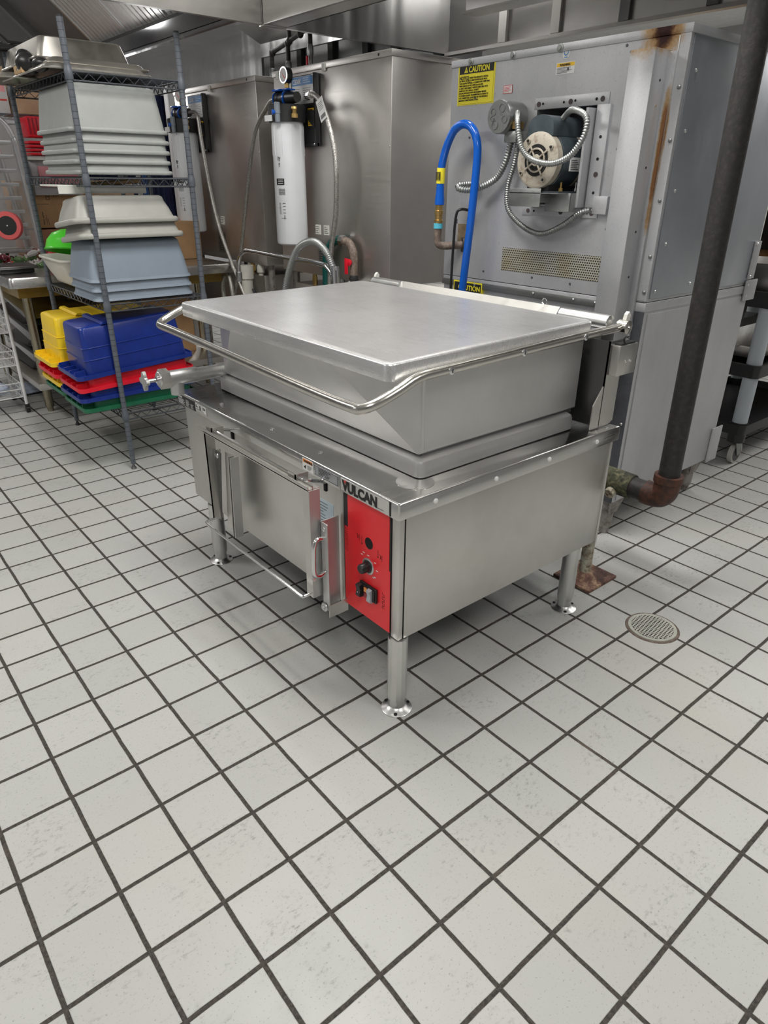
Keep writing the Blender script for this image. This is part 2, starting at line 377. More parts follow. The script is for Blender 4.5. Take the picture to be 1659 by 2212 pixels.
# coaming under the pan
mb = MB()
sk = (.285, .935, .42, 1.51)
mb.box(sk[0] + .006, sk[1] - .006, sk[2] + .006, sk[3] - .006, .6615, .67, HOLE)  # black inset box paints the shade into the gap under the coaming
mb.loft([(*sk, .6655, .02), (*sk, .700, .02), (sk[0] + .003, sk[1] - .003, sk[2] + .003, sk[3] - .003, .708, .018), (sk[0] + .012, sk[1] - .012, sk[2] + .012, sk[3] - .012, .714, .012), (sk[0] + .03, sk[1] - .03, sk[2] + .03, sk[3] - .03, .714, .01)], S_PAN, n=5)
mb.build('coaming', BP)
mb = MB(); mb.lathe((.27, .42, .662), (0, 0, 1), [(0, .05), (.0012, .05)], bpy.data.materials['deck_steel'], 24); mb.build('patch_plate', BP)
# pan vessel
mb = MB(); zb, zt, f, bk, r, l = .722, .945, .305, .958, .435, 1.495
mb.box(f + .012, bk - .01, r + .012, l - .012, .708, .73, S_DARK)
A, B = (f, r, zb), (f - .004, r, zt); Cc = (.2, .72, zt); A2, B2 = (f, l, zb), (f - .004, l, zt); C2 = (.2, 1.21, zt)
Pb, Pt, Lb, Lt = (bk, r, zb), (bk, r, zt), (bk, l, zb), (bk, l, zt)
bm = mb.bm; V = {k: bm.verts.new(p) for k, p in dict(A=A, B=B, C=Cc, a=A2, b=B2, c=C2, P=Pb, Q=Pt, L=Lb, N=Lt).items()}
F = [bm.faces.new([V[k] for k in q]) for q in ('ABC', 'AaC', 'aCc', 'abc', 'APQB', 'aLNb', 'PLNQ', 'AaLP', 'BCcbNQ')]
E_ = [e for e in bm.edges if {e.verts[0], e.verts[1]} in ({V['A'], V['B']}, {V['P'], V['Q']}, {V['A'], V['P']}, {V['a'], V['b']})]
r_ = bmesh.ops.bevel(bm, geom=E_, offset=.012, segments=4, affect='EDGES', profile=.5)
mb.fin([q for q in bm.faces if q.material_index == 0 and len(mb.mats) == 1] , S_DARK)
for q in bm.faces:
    if min(v.co.z for v in q.verts) >= .7215: q.material_index = mb.mi(S_PAN)
mb.build('pan', BP, 20)
# weld seam on front right corner
mb = MB(); mb.cyl((f + .004, r + .0025, zb + .008), (f + .001, r + .0025, zt - .004), .005, S_LEG, 10); mb.build('weld_seam', BP)
# lid
S = .0153
tl = Matrix.Translation((.173, 0, .98)) @ Matrix.Rotation(-math.atan(S), 4, 'Y') @ Matrix.Translation((-.173, 0, -.98))
lx = (.173, .960, .414, 1.516)
def lsec(d, z, rr): return (lx[0] + d, lx[1] - d, lx[2] + d, lx[3] - d, z, rr)
mb = MB(); mb.loft([lsec(0, .937, .022), lsec(0, .9735, .022), lsec(.0018, .9775, .021), lsec(.005, .9795, .018), lsec(.02, .980, .012)], S_LID, mtx=tl, n=5)
lid = mb.build('lid', BP, 40)
# handle
HR = .0128
hy0, hy1 = .389, 1.541
path = [(1.062, hy0, .965), (.60, hy0, .955), (.30, hy0, .9475), (.255, hy0, .9455), (.22, hy0, .938), (.185, hy0, .925), (.14, hy0 + .002, .910), (.11, hy0 + .008, .900), (.092, hy0 + .022, .893), (.084, hy0 + .05, .891), (.084, .6, .8925)]
end = [(.092, 1.38, .9105), (.092, 1.49, .912), (.098, 1.52, .913), (.112, 1.536, .918), (.14, hy1, .930), (.185, hy1, .948), (.22, hy1, .957), (.255, hy1, .960), (.60, hy1, .962), (1.062, hy1, .972)]
mb = MB(); mb.tube(path + [(.088, .95, .901)] + end, HR, S_TUBE, 18, smooth=4); hd = mb.build('lid_handle', BP, 60)
for x in (.872, .604, .338):
    mb = MB(); z = .9455 + (x - .255) * .0242
    mb.lathe((x, hy0 - HR + .001, z), (0, -1, 0), [(0, .0095), (.002, .0095), (.0035, .006)], CHROME, 16); mb.box(x - .0012, x + .0012, hy0 - HR - .004, hy0 - HR - .002, z - .005, z + .005, S_DARK)
    mb.build('handle_screw', hd)
# hinges
for ya, yb, ye in ((.405, .585, .37), (1.35, 1.525, 1.56)):
    mb = MB(); mb.lathe((1.03, ya, .978), (0, 1, 0), [(0, .016), (.002, .022), (yb - ya - .002, .022), (yb - ya, .016)], S_LEG, 24)
    mb.lathe((1.067, ye - .006, .966), (0, 1, 0), [(0, .014), (.002, .02), (.034, .02), (.036, .014)], S_TUBE, 20)
    mb.lathe((1.067, ye - .009, .966), (0, 1, 0), [(0, .004), (.004, .0065)], CHROME, 12)
    h = mb.build('hinge', BP, 40)
    mb = MB(); mb.prism([(1.073, ye + .012, .98), (1.092, ye + .012, .98), (1.096, ye + .012, .998), (1.088, ye + .012, 1.008), (1.078, ye + .012, 1.0)], (0, .012, 0), CREAM); mb.build('plastic_cap', h)
    mb = MB(); mb.box(.99, 1.06, min(ya, yb) + .0, max(ya, yb), .67, .945, S_DARK, .003)
    mb.build('hinge_post_core', BP)
mb = MB(); s0 = 1.03
mb.prism([(s0, .593, 1.0), (s0 + .002, .593, 1.0), (s0 - .03, .593, .955), (s0 - .032, .593, .955)], (0, .789, 0), S_BODY); mb.build('back_splash', BP)
mb = MB(); ringp = [(1.075, .69 + .009 * math.cos(a * math.pi / 6), 1.0 + .009 * math.sin(a * math.pi / 6)) for a in range(13)]; mb.tube(ringp, .0022, CHROME, 6); mb.build('lifting_eye', BP)
# hinge post outer plate with gusset foot and limit switch box
mb = MB()
mb.prism([(.985, .367, .935), (1.062, .367, .935), (1.062, .367, .68), (1.04, .367, .67), (.945, .367, .67), (.945, .367, .745), (.985, .367, .80)], (0, .004, 0), S_BODY)
mb.box(.985, .989, .367, .59, .67, .935, S_DARK); mb.box(.945, 1.06, .345, .371, .6625, .6655, S_BODY)  # dark steel on the post front paints in its dark reflection
hp = mb.build('hinge_bracket', BP)
for x in (.965, 1.02): 
    mb = MB(); screw(mb, (x, .356, .6655), (0, 0, 1), .006, CHROME); mb.build('screw', hp)
mb = MB(); mb.box(.99, 1.085, .335, .367, .835, .925, S_BODY, .002); mb.box(1.0, 1.075, .34, .362, .925, .93, BLACKM)
sb = mb.build('switch_box', BP)
for x in (1.03, 1.055): mb = MB(); screw(mb, (x, .335, .875), (0, -1, 0), .0045, CHROME, .003); mb.build('screw', sb)
mb = MB(); mb.tube([(1.03, .345, .925), (1.01, .34, .945), (1.04, .345, .95), (1.06, .36, .94)], .003, BLACK, 6, smooth=4); mb.build('cable', sb)
# draw off valve
vy = 1.5
mb = MB(); mb.cyl((.36, vy, .731), (.19, vy, .731), .0235, S_LEG, 28); mb.build('draw_off_pipe', BP)
mb = MB(); mb.lathe((.2, vy, .732), (-1, 0, 0), [(0, .024), (.002, .027), (.11, .027), (.112, .022)], S_LEG, 28)
mb.lathe((.122, vy, .732), (0, 0, -1), [(0, .0235), (.058, .0235), (.058, .020), (.03, .019)], S_LEG, 28)
vl = mb.build('draw_off_valve', BP)
mb = MB(); mb.cyl((.092, vy, .734), (.062, vy, .735), .035, S_BODY, 6, ph=.5); mb.lathe((.062, vy, .735), (-1, 0, 0), [(0, .026), (.004, .024)], S_LEG); mb.build('hex_nut', vl)
mb = MB(); mb.lathe((.06, vy, .735), (-1, 0, 0), [(0, .012), (.01, .012), (.012, .007), (.04, .006), (.042, .012), (.05, .012)], CHROME, 16); mb.build('valve_stem', vl)
mb = MB(); pts = []
for k in range(32):
    a = 2 * math.pi * k / 32; rr = .026 + .0075 * math.cos(4 * a); pts.append((.005, vy + rr * math.cos(a), .737 + rr * math.sin(a)))
mb.prism(pts, (.011, 0, 0), S_LEG); mb.build('valve_knob', vl)
# legs with flanged feet
for x, y in ((.182, .374), (.972, .384), (.19, 1.447), (.98, 1.447)):
    mb = MB(); mb.lathe((x, y, .04), (0, 0, 1), [(0, .0262), (.012, .0275), (.208, .0275)], S_LEG if y != .374 else steel('scuffed_leg', (.72, .72, .7), .4, (60, 60, 2), .1, .1), 28 if x > .5 or y > 1 else 12)
    lg = mb.build('leg', BP, 28)
    mb = MB(); mb.lathe((x, y, 0), (0, 0, 1), [(0, .044), (.0025, .044), (.004, .042), (.0065, .032), (.014, .0235), (.045, .022)], S_LEG, 36)
    for k in range(3):
        a = math.radians(225 + 120 * k); mb.cyl((x + .036 * math.cos(a), y + .036 * math.sin(a), .0052), (x + .036 * math.cos(a), y + .036 * math.sin(a), .0075), .0052, HOLE, 14)
    mb.build('flanged_foot', lg)
# name badge
FX = .15
mb = MB(); mb.box(FX - .0012, FX, .378, .575, .6215, .6555, steel('badge_plate', (.75, .75, .73), .35, (50, 50, 50), .03, 0)); mb.box(FX - .0016, FX, .3725, .3785, .6195, .6575, BLACK)
nb = mb.build('name_badge', BP)
mb = MB(); mb.text('VULCAN', INK, .0375, facing(FX - .0013, .568, .6245), off=.0021, sx=.97); mb.build('badge_lettering', nb)
mb = MB(); mb.prism([(FX - .0026, .561, .652), (FX - .0026, .552, .652), (FX - .0026, .5565, .6435)], (.0008, 0, 0), REDI); mb.box(FX - .0016, FX, .398, .44, .624, .6252, INK); mb.build('red_flame_mark', nb)
# lip labels
mb = MB(); mb.box(FX - .0008, FX, 1.435, 1.572, .620, .655, INK, 0); rp = mb.build('rating_plate', BP, label='black rating plate')
mb = MB(); mb.text('VULCAN', WHITE, .008, facing(FX - .001, 1.566, .646), off=.0003)
lines(mb, FX - .001, 1.566, 1.51, .623, .643, 7, WHITE, .35); lines(mb, FX - .001, 1.505, 1.475, .623, .648, 8, WHITE, .3); lines(mb, FX - .001, 1.468, 1.44, .623, .640, 5, WHITE, .3); mb.build('plate_lettering', rp)
mb = MB(); mb.box(FX - .0008, FX, 1.345, 1.43, .624, .655, S_BODY); cl = mb.build('certification_label', BP)
mb = MB()
for y0_, y1_ in ((1.426, 1.406), (1.402, 1.380), (1.374, 1.35)): mb.box(FX - .0012, FX, y1_, y0_, .630, .652, WHITE); 
lines(mb, FX - .0013, 1.424, 1.408, .640, .650, 2, INK, .6); lines(mb, FX - .0013, 1.372, 1.353, .640, .650, 2, INK, .6, False); lines(mb, FX - .0013, 1.426, 1.35, .631, .637, 2, INK, .2)
mb.box(FX - .0016, FX, 1.387, 1.396, .634, .650, INK); mb.build('label_print', cl)
mb = MB(); mb.box(FX - .0008, FX, .705, .757, .622, .657, WHITE, 0); wl = mb.build('warning_label', BP)
mb = MB(); mb.box(FX - .0012, FX, .708, .754, .645, .655, ORANGE); mb.text('WARNING', INK, .0085, facing(FX - .0014, .748, .6465), off=.0003)
mb.prism([(FX - .0015, .751, .631), (FX - .0015, .742, .626), (FX - .0015, .739, .639)], (.0005, 0, 0), INK); lines(mb, FX - .001, .732, .71, .626, .640, 4, INK, .25); mb.build('warning_print', wl)
mb = MB(); mb.box(FX - .0008, FX, .588, .698, .624, .6535, steel('grey_label', (.5, .52, .55), .4, (9, 9, 9), .02, 0)); gl = mb.build('caution_label', BP)
mb = MB()
for a in ((.59, .696, .6515, .6525), (.59, .696, .625, .626), (.59, .591, .625, .6525), (.695, .696, .625, .6525)): mb.box(FX - .0012, FX, a[0], a[1], a[2], a[3], INK)
lines(mb, FX - .0011, .678, .612, .629, .65, 5, INK, .3); mb.build('label_print', gl)
# instruction sheet on the front
mb = MB(); mb.box(X0 + .0025, X0 + .004, .64, .745, .385, .545, PAPER); ins = mb.build('instruction_sheet', BP)
mb = MB(); lines(mb, X0 + .0025, .74, .66, .40, .54, 15, INK, .12); mb.build('sheet_print', ins)
# control panel
mb = MB(); mb.box(X0 - .001, X0 + .0035, .388, .584, .258, .616, BLACKM, .0006); cp = mb.build('control_panel', BP, label='glossy red control panel with black border')
mb = MB(); q = [(.566, .259), (.566, .605), (.560, .611), (.400, .611), (.393, .603), (.393, .259)]
mb.prism([(X0 - .0022, y, z) for y, z in q], (.0012, 0, 0), RED); mb.box(X0 - .0022, X0 - .001, .566, .582, .259, .43, RED); mb.box(X0 - .0022, X0 - .001, .3885, .393, .259, .45, RED)
for k in range(26):
    z = .43 + k * .0058; w = .017 * k / 26
    mb.prism([(X0 - .0021, .5825, z), (X0 - .0021, .5825, z + .0046 * (1 - k / 40)), (X0 - .0021, .566, z + .004 - .0), (X0 - .0021, .566, z)], (.0008, 0, 0), RED) if k < 14 else None
mb.build('red_overlay', cp)
mb = MB(); mb.lathe((X0 - .0022, .475, .497), (-1, 0, 0), [(0, .0165), (.0006, .0165)], HOLE, 28); mb.build('sight_hole', cp)
mb = MB(); mb.lathe((X0 - .0022, .477, .427), (-1, 0, 0), [(0, .024), (.002, .024), (.003, .022)], S_LEG, 32)
for k in range(24):
    a = 2 * math.pi * k / 24; mb.box(X0 - .0056, X0 - .005, .477 + .019 * math.cos(a) - .0013, .477 + .019 * math.cos(a) + .0013, .427 + .019 * math.sin(a) - .001, .427 + .019 * math.sin(a) + .001, INK)
dl = mb.build('dial_plate', cp)
mb = MB(); mb.lathe((X0 - .005, .477, .427), (-1, 0, 0), [(0, .0175), (.003, .0165), (.004, .0145), (.024, .0135), (.026, .012), (.026, .010), (.0245, .009)], BLACK, 28); mb.build('thermostat_knob', cp)
mb = MB(); mb.box(X0 - .010, X0 - .002, .436, .508, .328, .372, BLACK, .003); mb.box(X0 - .0145, X0 - .009, .440, .504, .332, .368, BLACK, .002)
mb.build('switch_frame', cp)
mb = MB(); mb.prism([(X0 - .013, .506, .369), (X0 - .026, .506, .366), (X0 - .022, .506, .35), (X0 - .025, .506, .332), (X0 - .013, .506, .329)], (0, -.017, 0), BLACK)
mb.lathe((X0 - .0235, .498, .344), (-1, 0, 0), [(0, .0014), (.002, .001)], WHITE, 8); mb.build('power_switch', cp)
mb = MB(); mb.prism([(X0 - .013, .463, .369), (X0 - .024, .463, .366), (X0 - .019, .463, .35), (X0 - .022, .463, .332), (X0 - .013, .463, .326)], (0, -.015, 0), GREYP if 0 else GPOST); mb.build('tilt_switch', cp)
mb = MB(); mb.box(X0 - .0165, X0 - .013, .468, .480, .352, .365, ORANGE); mb.box(X0 - .0165, X0 - .013, .468, .480, .336, .349, plain('dark_red_lamp', (.25, .01, .02), .3)); mb.build('indicator_lamp', cp)
mb = MB()
def mark(y, z, h, w, m, x=X0 - .0028):
    mb.box(x, x + .0008, y - w / 2, y + w / 2, z - h / 2, z + h / 2, m)
for y, z in ((.505, .452), (.497, .461), (.478, .459), (.449, .449), (.441, .428), (.449, .405), (.456, .401)): mark(y, z, .0022, .008, WHITE)
for y, z in ((.505, .495), (.437, .483)): mark(y, z, .022, .0008, INK); mark(y, z - .011, .004, .003, INK)
for y, z in ((.52, .5), (.425, .476)):
    for a, b_, h, w in ((.006, .006, .0008, .006), (0, .002, .0008, .007), (-.001, -.003, .0008, .008), (.003, .0, .012, .0008), (-.004, .004, .009, .0008), (-.004, -.006, .009, .0008)): mark(y + a, z + b_, h, w, INK)
for k in range(7): mark(.414, .325 + k * .007, .0008, .010, INK); mark(.414 + .004 * (-1) ** k, .328 + k * .007, .006, .0008, INK)
mark(.47, .318, .0025, .012, INK); mark(.512, .366, .002, .006, INK)
mb.build('panel_markings', cp)
# folding pan support frame on the front
fx = .072
fr = MB(); ya, yb, za, zb_ = .615, 1.215, .305, .637
fr.box(fx - .002, fx + .001, ya, yb + .04, za + .315, zb_ - .002, S_BODY, .0005); fr.box(fx - .002, fx + .035, ya + .0, yb - .0, zb_ - .014, zb_ - .011, S_BODY); fr.box(fx + .012, fx + .015, ya, yb, zb_ - .014, zb_ - .002, S_BODY)
fr.box(fx, fx + .003, ya, ya + .028, za - .012, zb_ - .014, S_BODY); fr.box(fx, fx + .034, ya - .003, ya, za - .012, zb_ - .014, S_PAN)
fr.box(fx, fx + .003, yb - .004, yb + .0, za - .0, zb_ - .014, S_DARK); fr.box(fx, fx + .034, yb - .004, yb, za, zb_ - .014, S_BODY)
sf = fr.build('pan_support_frame', BP)
mb = MB(); mb.tube([(fx + .01, yb - .005, za + .005), (fx - .02, yb + .006, za - .002), (fx - .028, yb - .012, za - .004), (fx - .028, yb - .1, za - .004), (fx - .028, ya + .1, za - .002), (fx - .028, ya + .02, za - .002), (fx - .02, ya + .006, za + .0), (fx + .012, ya + .002, za + .006)], .0046, CHROME, 10, smooth=5); mb.build('bottom_rail', sf)
mb = MB(); mb.tube([(.172, 1.205, .607), (.13, 1.203, .620), (.10, 1.195, .627), (fx + .024, 1.18, .63), (fx + .02, 1.1, .631), (fx + .02, .75, .631), (fx + .022, .69, .63), (.10, .676, .627), (.13, .672, .618), (.172, .672, .602)], .0052, CHROME, 10, smooth=5); mb.build('hook_rod', sf)
for y in (1.175, .69): 
    mb = MB(); mb.box(fx + .008, fx + .05, y - .002, y + .002, .612, .643, S_BODY); mb.box(fx + .008, fx + .011, y - .002, y + .035, .612, .643, S_BODY); mb.build('rod_clip', sf)
for y in (1.205, .672):
    mb = MB(); mb.box(.1635, .1695, y - .005, y + .007, .577, .615, HOLE, .002); mb.build('slot', BP)
# folded arms
mb = MB(); mb.prism([(.1, 1.205, .555), (.1, 1.168, .555), (.1, 1.212, .295), (.1, 1.256, .295)], (.003, 0, 0), S_DARK); mb.prism([(.1, 1.208, .555), (.1, 1.205, .555), (.1, 1.256, .295), (.1, 1.259, .295)], (.02, 0, 0), S_BODY); sa = mb.build('support_arm', sf)
mb = MB(); mb.prism([(.112, 1.158, .56), (.112, 1.11, .562), (.112, 1.128, .275), (.112, 1.195, .26)], (.003, 0, 0), S_BODY); mb.prism([(.095, 1.108, .562), (.095, 1.104, .562), (.095, 1.122, .27), (.095, 1.126, .27)], (.02, 0, 0), S_BODY); mb.prism([(.095, 1.096, .562), (.095, 1.092, .562), (.095, 1.107, .27), (.095, 1.112, .27)], (.03, 0, 0), S_PAN); sa2 = mb.build('support_arm', sf)
for p, par in (((.1, 1.19, .54), sa), ((.1, 1.23, .315), sa), ((.112, 1.15, .285), sa2)):
    mb = MB(); mb.lathe(p, (-1, 0, 0), [(0, .009), (.003, .0085), (.005, .004)], CHROME, 14); mb.build('pivot_bolt', par)
mb = MB(); mb.box(.1, .104, .575, .607, .255, .53, S_PAN, .0005); mb.box(.1, .16, .604, .607, .255, .53, S_PAN); mb.box(.1, .165, .574, .577, .235, .275, S_BODY)
ra = mb.build('support_arm', sf)
mb = MB(); mb.lathe((.1, .59, .512), (-1, 0, 0), [(0, .0075), (.003, .007), (.005, .003)], CHROME, 14); mb.lathe((fx + .002, .611, .355), (0, -1, 0), [(0, .0075), (.004, .006)], CHROME, 14); mb.lathe((.098, .595, .262), (-1, 0, 0), [(0, .014), (.003, .013), (.004, .007), (.008, .006)], S_LEG, 16); mb.build('pivot_bolt', sf)
mb = MB(); mb.tube([(.1, .59, .485), (.078, .588, .49), (.064, .586, .475), (.06, .585, .43), (.062, .586, .39), (.078, .588, .376), (.1, .59, .38)], .0065, CHROME, 12, smooth=6); mb.build('grab_handle', sf)
# ================================================================== OVEN (rear of a rack oven)
OV = thing('convection_oven', 'tall stained stainless oven seen from behind with exposed fan motor', 'oven', (1.955, 1.117, 0))
ox, ox1, oy0, oy1 = 1.54, 2.36, .593, 1.64
mb = MB()   # upper back panel with motor opening
oa, ob, oc, od = .875, 1.17, 1.275, 1.60
mb.box(ox, ox + .01, ob, oy1, .965, 1.795, OVEN); mb.box(ox, ox + .01, oy0 + .006, oa, .965, 1.795, OVEN); mb.box(ox, ox + .01, oa, ob, .965, oc, OVEN); mb.box(ox, ox + .01, oa, ob, od, 1.795, OVEN)
mb.build('back_panel', OV)
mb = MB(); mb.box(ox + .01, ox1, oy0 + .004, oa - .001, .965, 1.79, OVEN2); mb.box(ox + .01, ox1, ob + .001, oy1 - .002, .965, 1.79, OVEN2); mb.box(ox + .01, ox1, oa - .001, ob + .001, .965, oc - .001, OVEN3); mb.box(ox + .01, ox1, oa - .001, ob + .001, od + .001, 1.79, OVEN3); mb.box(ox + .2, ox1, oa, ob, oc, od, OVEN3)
mb.build('upper_body', OV)
mb = MB(); mb.box(ox + .022, ox1, oy0, oy0 + .004, .975, 1.775, OVENB, .001)
mb.box(ox1 - .045, ox1 + .012, oy0 - .006, oy0, .99, 1.14, OVEN2, .002); mb.box(ox1 + .012, ox1 + .03, oy0 + .01, oy0 + .03, 1.14, 1.79, CREAM)
sp_ = mb.build('side_panel', OV)
for z in (1.0, 1.13): mb = MB(); screw(mb, (ox1 - .03, oy0 - .006, z), (0, -1, 0), .006, CHROME, .005); mb.build('screw', sp_)
for x, z in ((1.585, 1.0), (1.60, 1.16), (1.60, 1.33), (1.60, 1.51), (1.60, 1.68), (1.83, 1.01)):
    mb = MB(); screw(mb, (x, oy0, z), (0, -1, 0), .006, S_LEG, .005); mb.build('screw', sp_)
mb = MB(); mb.box(ox - .006, ox1, oy0 - .004, oy1 + .002, 1.775, 1.80, OVEN, .002); tp = mb.build('top_cap', OV)
for y in (1.53, 1.31, 1.09): mb = MB(); mb.lathe((ox - .006, y, 1.787), (-1, 0, 0), [(0, .014), (.002, .014), (.003, .008), (.007, .007)], GALV, 14); mb.build('bolt', tp)
mb = MB(); mb.box(ox + .004, ox1, oy0 + .003, oy1 - .003, .16, .955, OVEN2); mb.box(ox + .0, ox1 + .002, oy0 - .001, oy1, .93, .962, OVEN2, .002); mb.box(ox + .001, ox + .005, oy0 + .002, .66, .16, .93, OVEN3)
mb.box(ox + .03, ox1, oy0 - .001, oy0 + .004, .165, .92, OVEN2, .001)
lb = mb.build('lower_body', OV)
mb = MB(); mb.box(ox - .008, ox + .002, .66, oy1, .925, .95, GALV, .001); mb.build('joint_strip', lb)
for y in (1.43, 1.1, .9, .8): mb = MB(); screw(mb, (ox - .008, y, .938), (-1, 0, 0), .007, GALV, .005); mb.build('screw', lb)
for z in (.3, .5, .75): mb = MB(); screw(mb, (ox + .001, .61, z), (-1, 0, 0), .006, S_LEG, .004); mb.build('screw', lb)
for z0, z1, x0_ in ((.90, .985, ox1 - .05), (.15, .32, ox1 - .04)):
    mb = MB(); mb.box(x0_, ox1 + .055, oy0 - .008, oy0 - .001, z0, z1, OVEN2, .002)
    for z in (z0 + .02, z1 - .02): screw(mb, (x0_ + .02, oy0 - .008, z), (0, -1, 0), .005, CHROME, .004)
    mb.build('corner_bracket', OV)
mb = MB(); mb.box(ox1 + .002, ox1 + .02, oy0 + .01, oy0 + .03, .32, .90, CREAM, .003); mb.build('door_edge', OV)
# vertical cover channel
mb = MB(); mb.box(1.45, ox, .655, .745, .70, 1.735, OVEN, .003); mb.box(ox - .012, ox, .632, .656, .70, 1.73, OVEN, .001)
ch = mb.build('cable_channel', OV)
for z in (1.05, 1.2, 1.4, 1.58, 1.65): mb = MB(); mb.lathe((1.50, .655, z), (0, -1, 0), [(0, .004), (.001, .004)], INK if z != 1.58 else CHROME, 10); mb.build('rivet_hole', ch)
mb = MB(); mb.box(ox - .005, ox, .628, .632, .97, 1.77, S_LEG); 
for z in (1.0, 1.12, 1.3, 1.48, 1.63): screw(mb, (ox - .004, .605, z), (-1, 0, 0), .0065, GALV, .006)
mb.box(ox - .003, ox + .002, oy0, .63, .97, 1.775, OVEN); mb.build('corner_trim', OV)
# motor opening frame
mb = MB()
mb.box(ox - .004, ox, .86, 1.185, 1.60, 1.637, OVEN2, .0008); mb.box(ox - .004, ox, .845, 1.2, 1.235, 1.268, OVEN2, .0008); mb.box(ox - .01, ox + .01, .845, .90, 1.27, 1.60, OVEN2, .001); mb.box(ox - .05, ox + .1, .905, .915, 1.27, 1.59, OVEN2); mb.box(ox - .02, ox, .80, .86, 1.25, 1.31, OVEN2, .001)
mb.box(ox - .004, ox, 1.17, 1.19, 1.27, 1.6, OVEN2)
mf = mb.build('motor_frame', OV)
mb = MB()
for y, z, r in ((1.165, 1.617, .009), (1.02, 1.617, .009), (.885, 1.617, .009), (1.145, 1.618, .004), (1.05, 1.617, .004), (1.0, 1.619, .004), (.91, 1.618, .005), (.87, 1.38, .009), (.87, 1.5, .005), (.87, 1.43, .005), (.87, 1.32, .005), (1.17, 1.251, .008), (1.01, 1.251, .009), (.87, 1.251, .009), (1.14, 1.251, .004), (.89, 1.251, .004)):
    mb.lathe((ox - (.0105 if 1.27 < z < 1.6 else .0045), y, z), (-1, 0, 0), [(0, r), (.0012, r)], plain('dark_bolt', (.06, .045, .045), .5) if r > .006 else HOLE, 14)
mb.build('bolt_holes', mf)
for y, z in ((1.05, 1.72), (.80, 1.745), (.82, 1.765), (.78, 1.745), (1.5, 1.66), (1.39, 1.0), (1.12, 1.0), (.93, .995), (1.52, 1.52), (.80, 1.2), (.80, 1.46), (1.57, 1.2), (1.57, 1.19)):
    mb = MB(); mb.lathe((ox, y, z), (-1, 0, 0), [(0, .005), (.003, .004)], OVEN3, 10); mb.build('rivet', OV)
# motor
my, mz = 1.04, 1.425
mb = MB(); mb.lathe((1.4050, my, mz), (1, 0, 0), [(0, .078), (.004, .09), (.03, .093), (.031, .096), (.24, .096)], MOTOR, 36)
mo = mb.build('fan_motor', OV)
mb = MB(); mb.lathe((1.3970, my, mz), (1, 0, 0), [(0, .05), (0.0, .084), (.006, .093), (.03, .095)], MFACE, 36)
for k in range(4):
    a = math.radians(45 + 90 * k + 12); c_, s_ = math.cos(a), math.sin(a)
    mb.lathe((1.3960, my + .076 * c_, mz + .076 * s_), (-1, 0, 0), [(0, .009), (.004, .008)], MFACE, 12); mb.lathe((1.3920, my + .076 * c_, mz + .076 * s_), (-1, 0, 0), [(0, .005), (.004, .004)], INK, 10)
mb.build('end_shield', mo)
mb = MB(); mb.lathe((1.3965, my, mz), (-1, 0, 0), [(0, .053), (.0005, .053)], HOLE, 28); mb.build('vent_opening', mo)
mb = MB()
for k in range(4):
    a = math.radians(45 + 90 * k + 12); d = Vector((0, math.cos(a), math.sin(a)))
    mb.tube([Vector((1.3940, my, mz)) + d * .015, Vector((1.3940, my, mz)) + d * .058], .0035, MFACE, 6)
mb.tube([(1.3940, my + .038 * math.cos(k * math.pi / 12), mz + .038 * math.sin(k * math.pi / 12)) for k in range(25)], .0035, MFACE, 6)
mb.lathe((1.3950, my, mz), (-1, 0, 0), [(0, .02), (.006, .018), (.007, .008)], MFACE, 20); mb.build('vent_grille', mo)
mb = MB(); mb.prism([(1.405, my + .058 * math.cos(a), mz + .078 + .068 * max(0, math.sin(a)) ** .5) for a in [math.pi * k / 14 for k in range(15)]], (.17, 0, 0), MOTOR); mb.build('capacitor_cover', mo, 40)
mb = MB(); mb.lathe((1.545, my, mz), (1, 0, 0), [(0, .0975), (.04, .0975)], MFACE, 36); mb.build('dusty_band', mo)
mb = MB(); mb.box(1.47, 1.53, my - .0985, my - .094, mz - .035, mz + .01, WHITE); mp_ = mb.build('motor_plate', mo)
mb = MB()
for k in range(6): mb.box(1.475, 1.52 - .006 * (k % 3), my - .0992, my - .0984, mz - .03 + k * .006, mz - .028 + k * .006, INK)
mb.build('plate_print', mp_)
mb = MB(); mb.box(1.41, 1.58, my - .105, my + .09, 1.318, 1.324, MOTOR); mb.box(1.42, 1.57, my - .05, my + .05, 1.324, 1.345, BLACKM)
for x in (1.44, 1.53): mb.lathe((x, my - .09, 1.324), (0, 0, 1), [(0, .008), (.01, .008), (.011, .004), (.03, .0035)], BRASS if x < 1.5 else CHROME, 10)
mb.build('motor_foot', mo)
mb = MB(); mb.box(1.40, 1.404, 1.008, 1.158, 1.27, 1.333, GALV, .001); mb.box(1.404, 1.54, 1.008, 1.012, 1.285, 1.318, GALV, .001); mb.box(1.40, 1.58, .93, 1.158, 1.3155, 1.3185, GALV); mb.box(1.46, 1.463, .915, 1.03, 1.255, 1.318, GALV, .001); mb.box(1.46, 1.54, .915, .918, 1.255, 1.318, GALV); mb.box(1.404, 1.54, 1.154, 1.158, 1.27, 1.318, GALV)
mb.build('motor_bracket', mo)
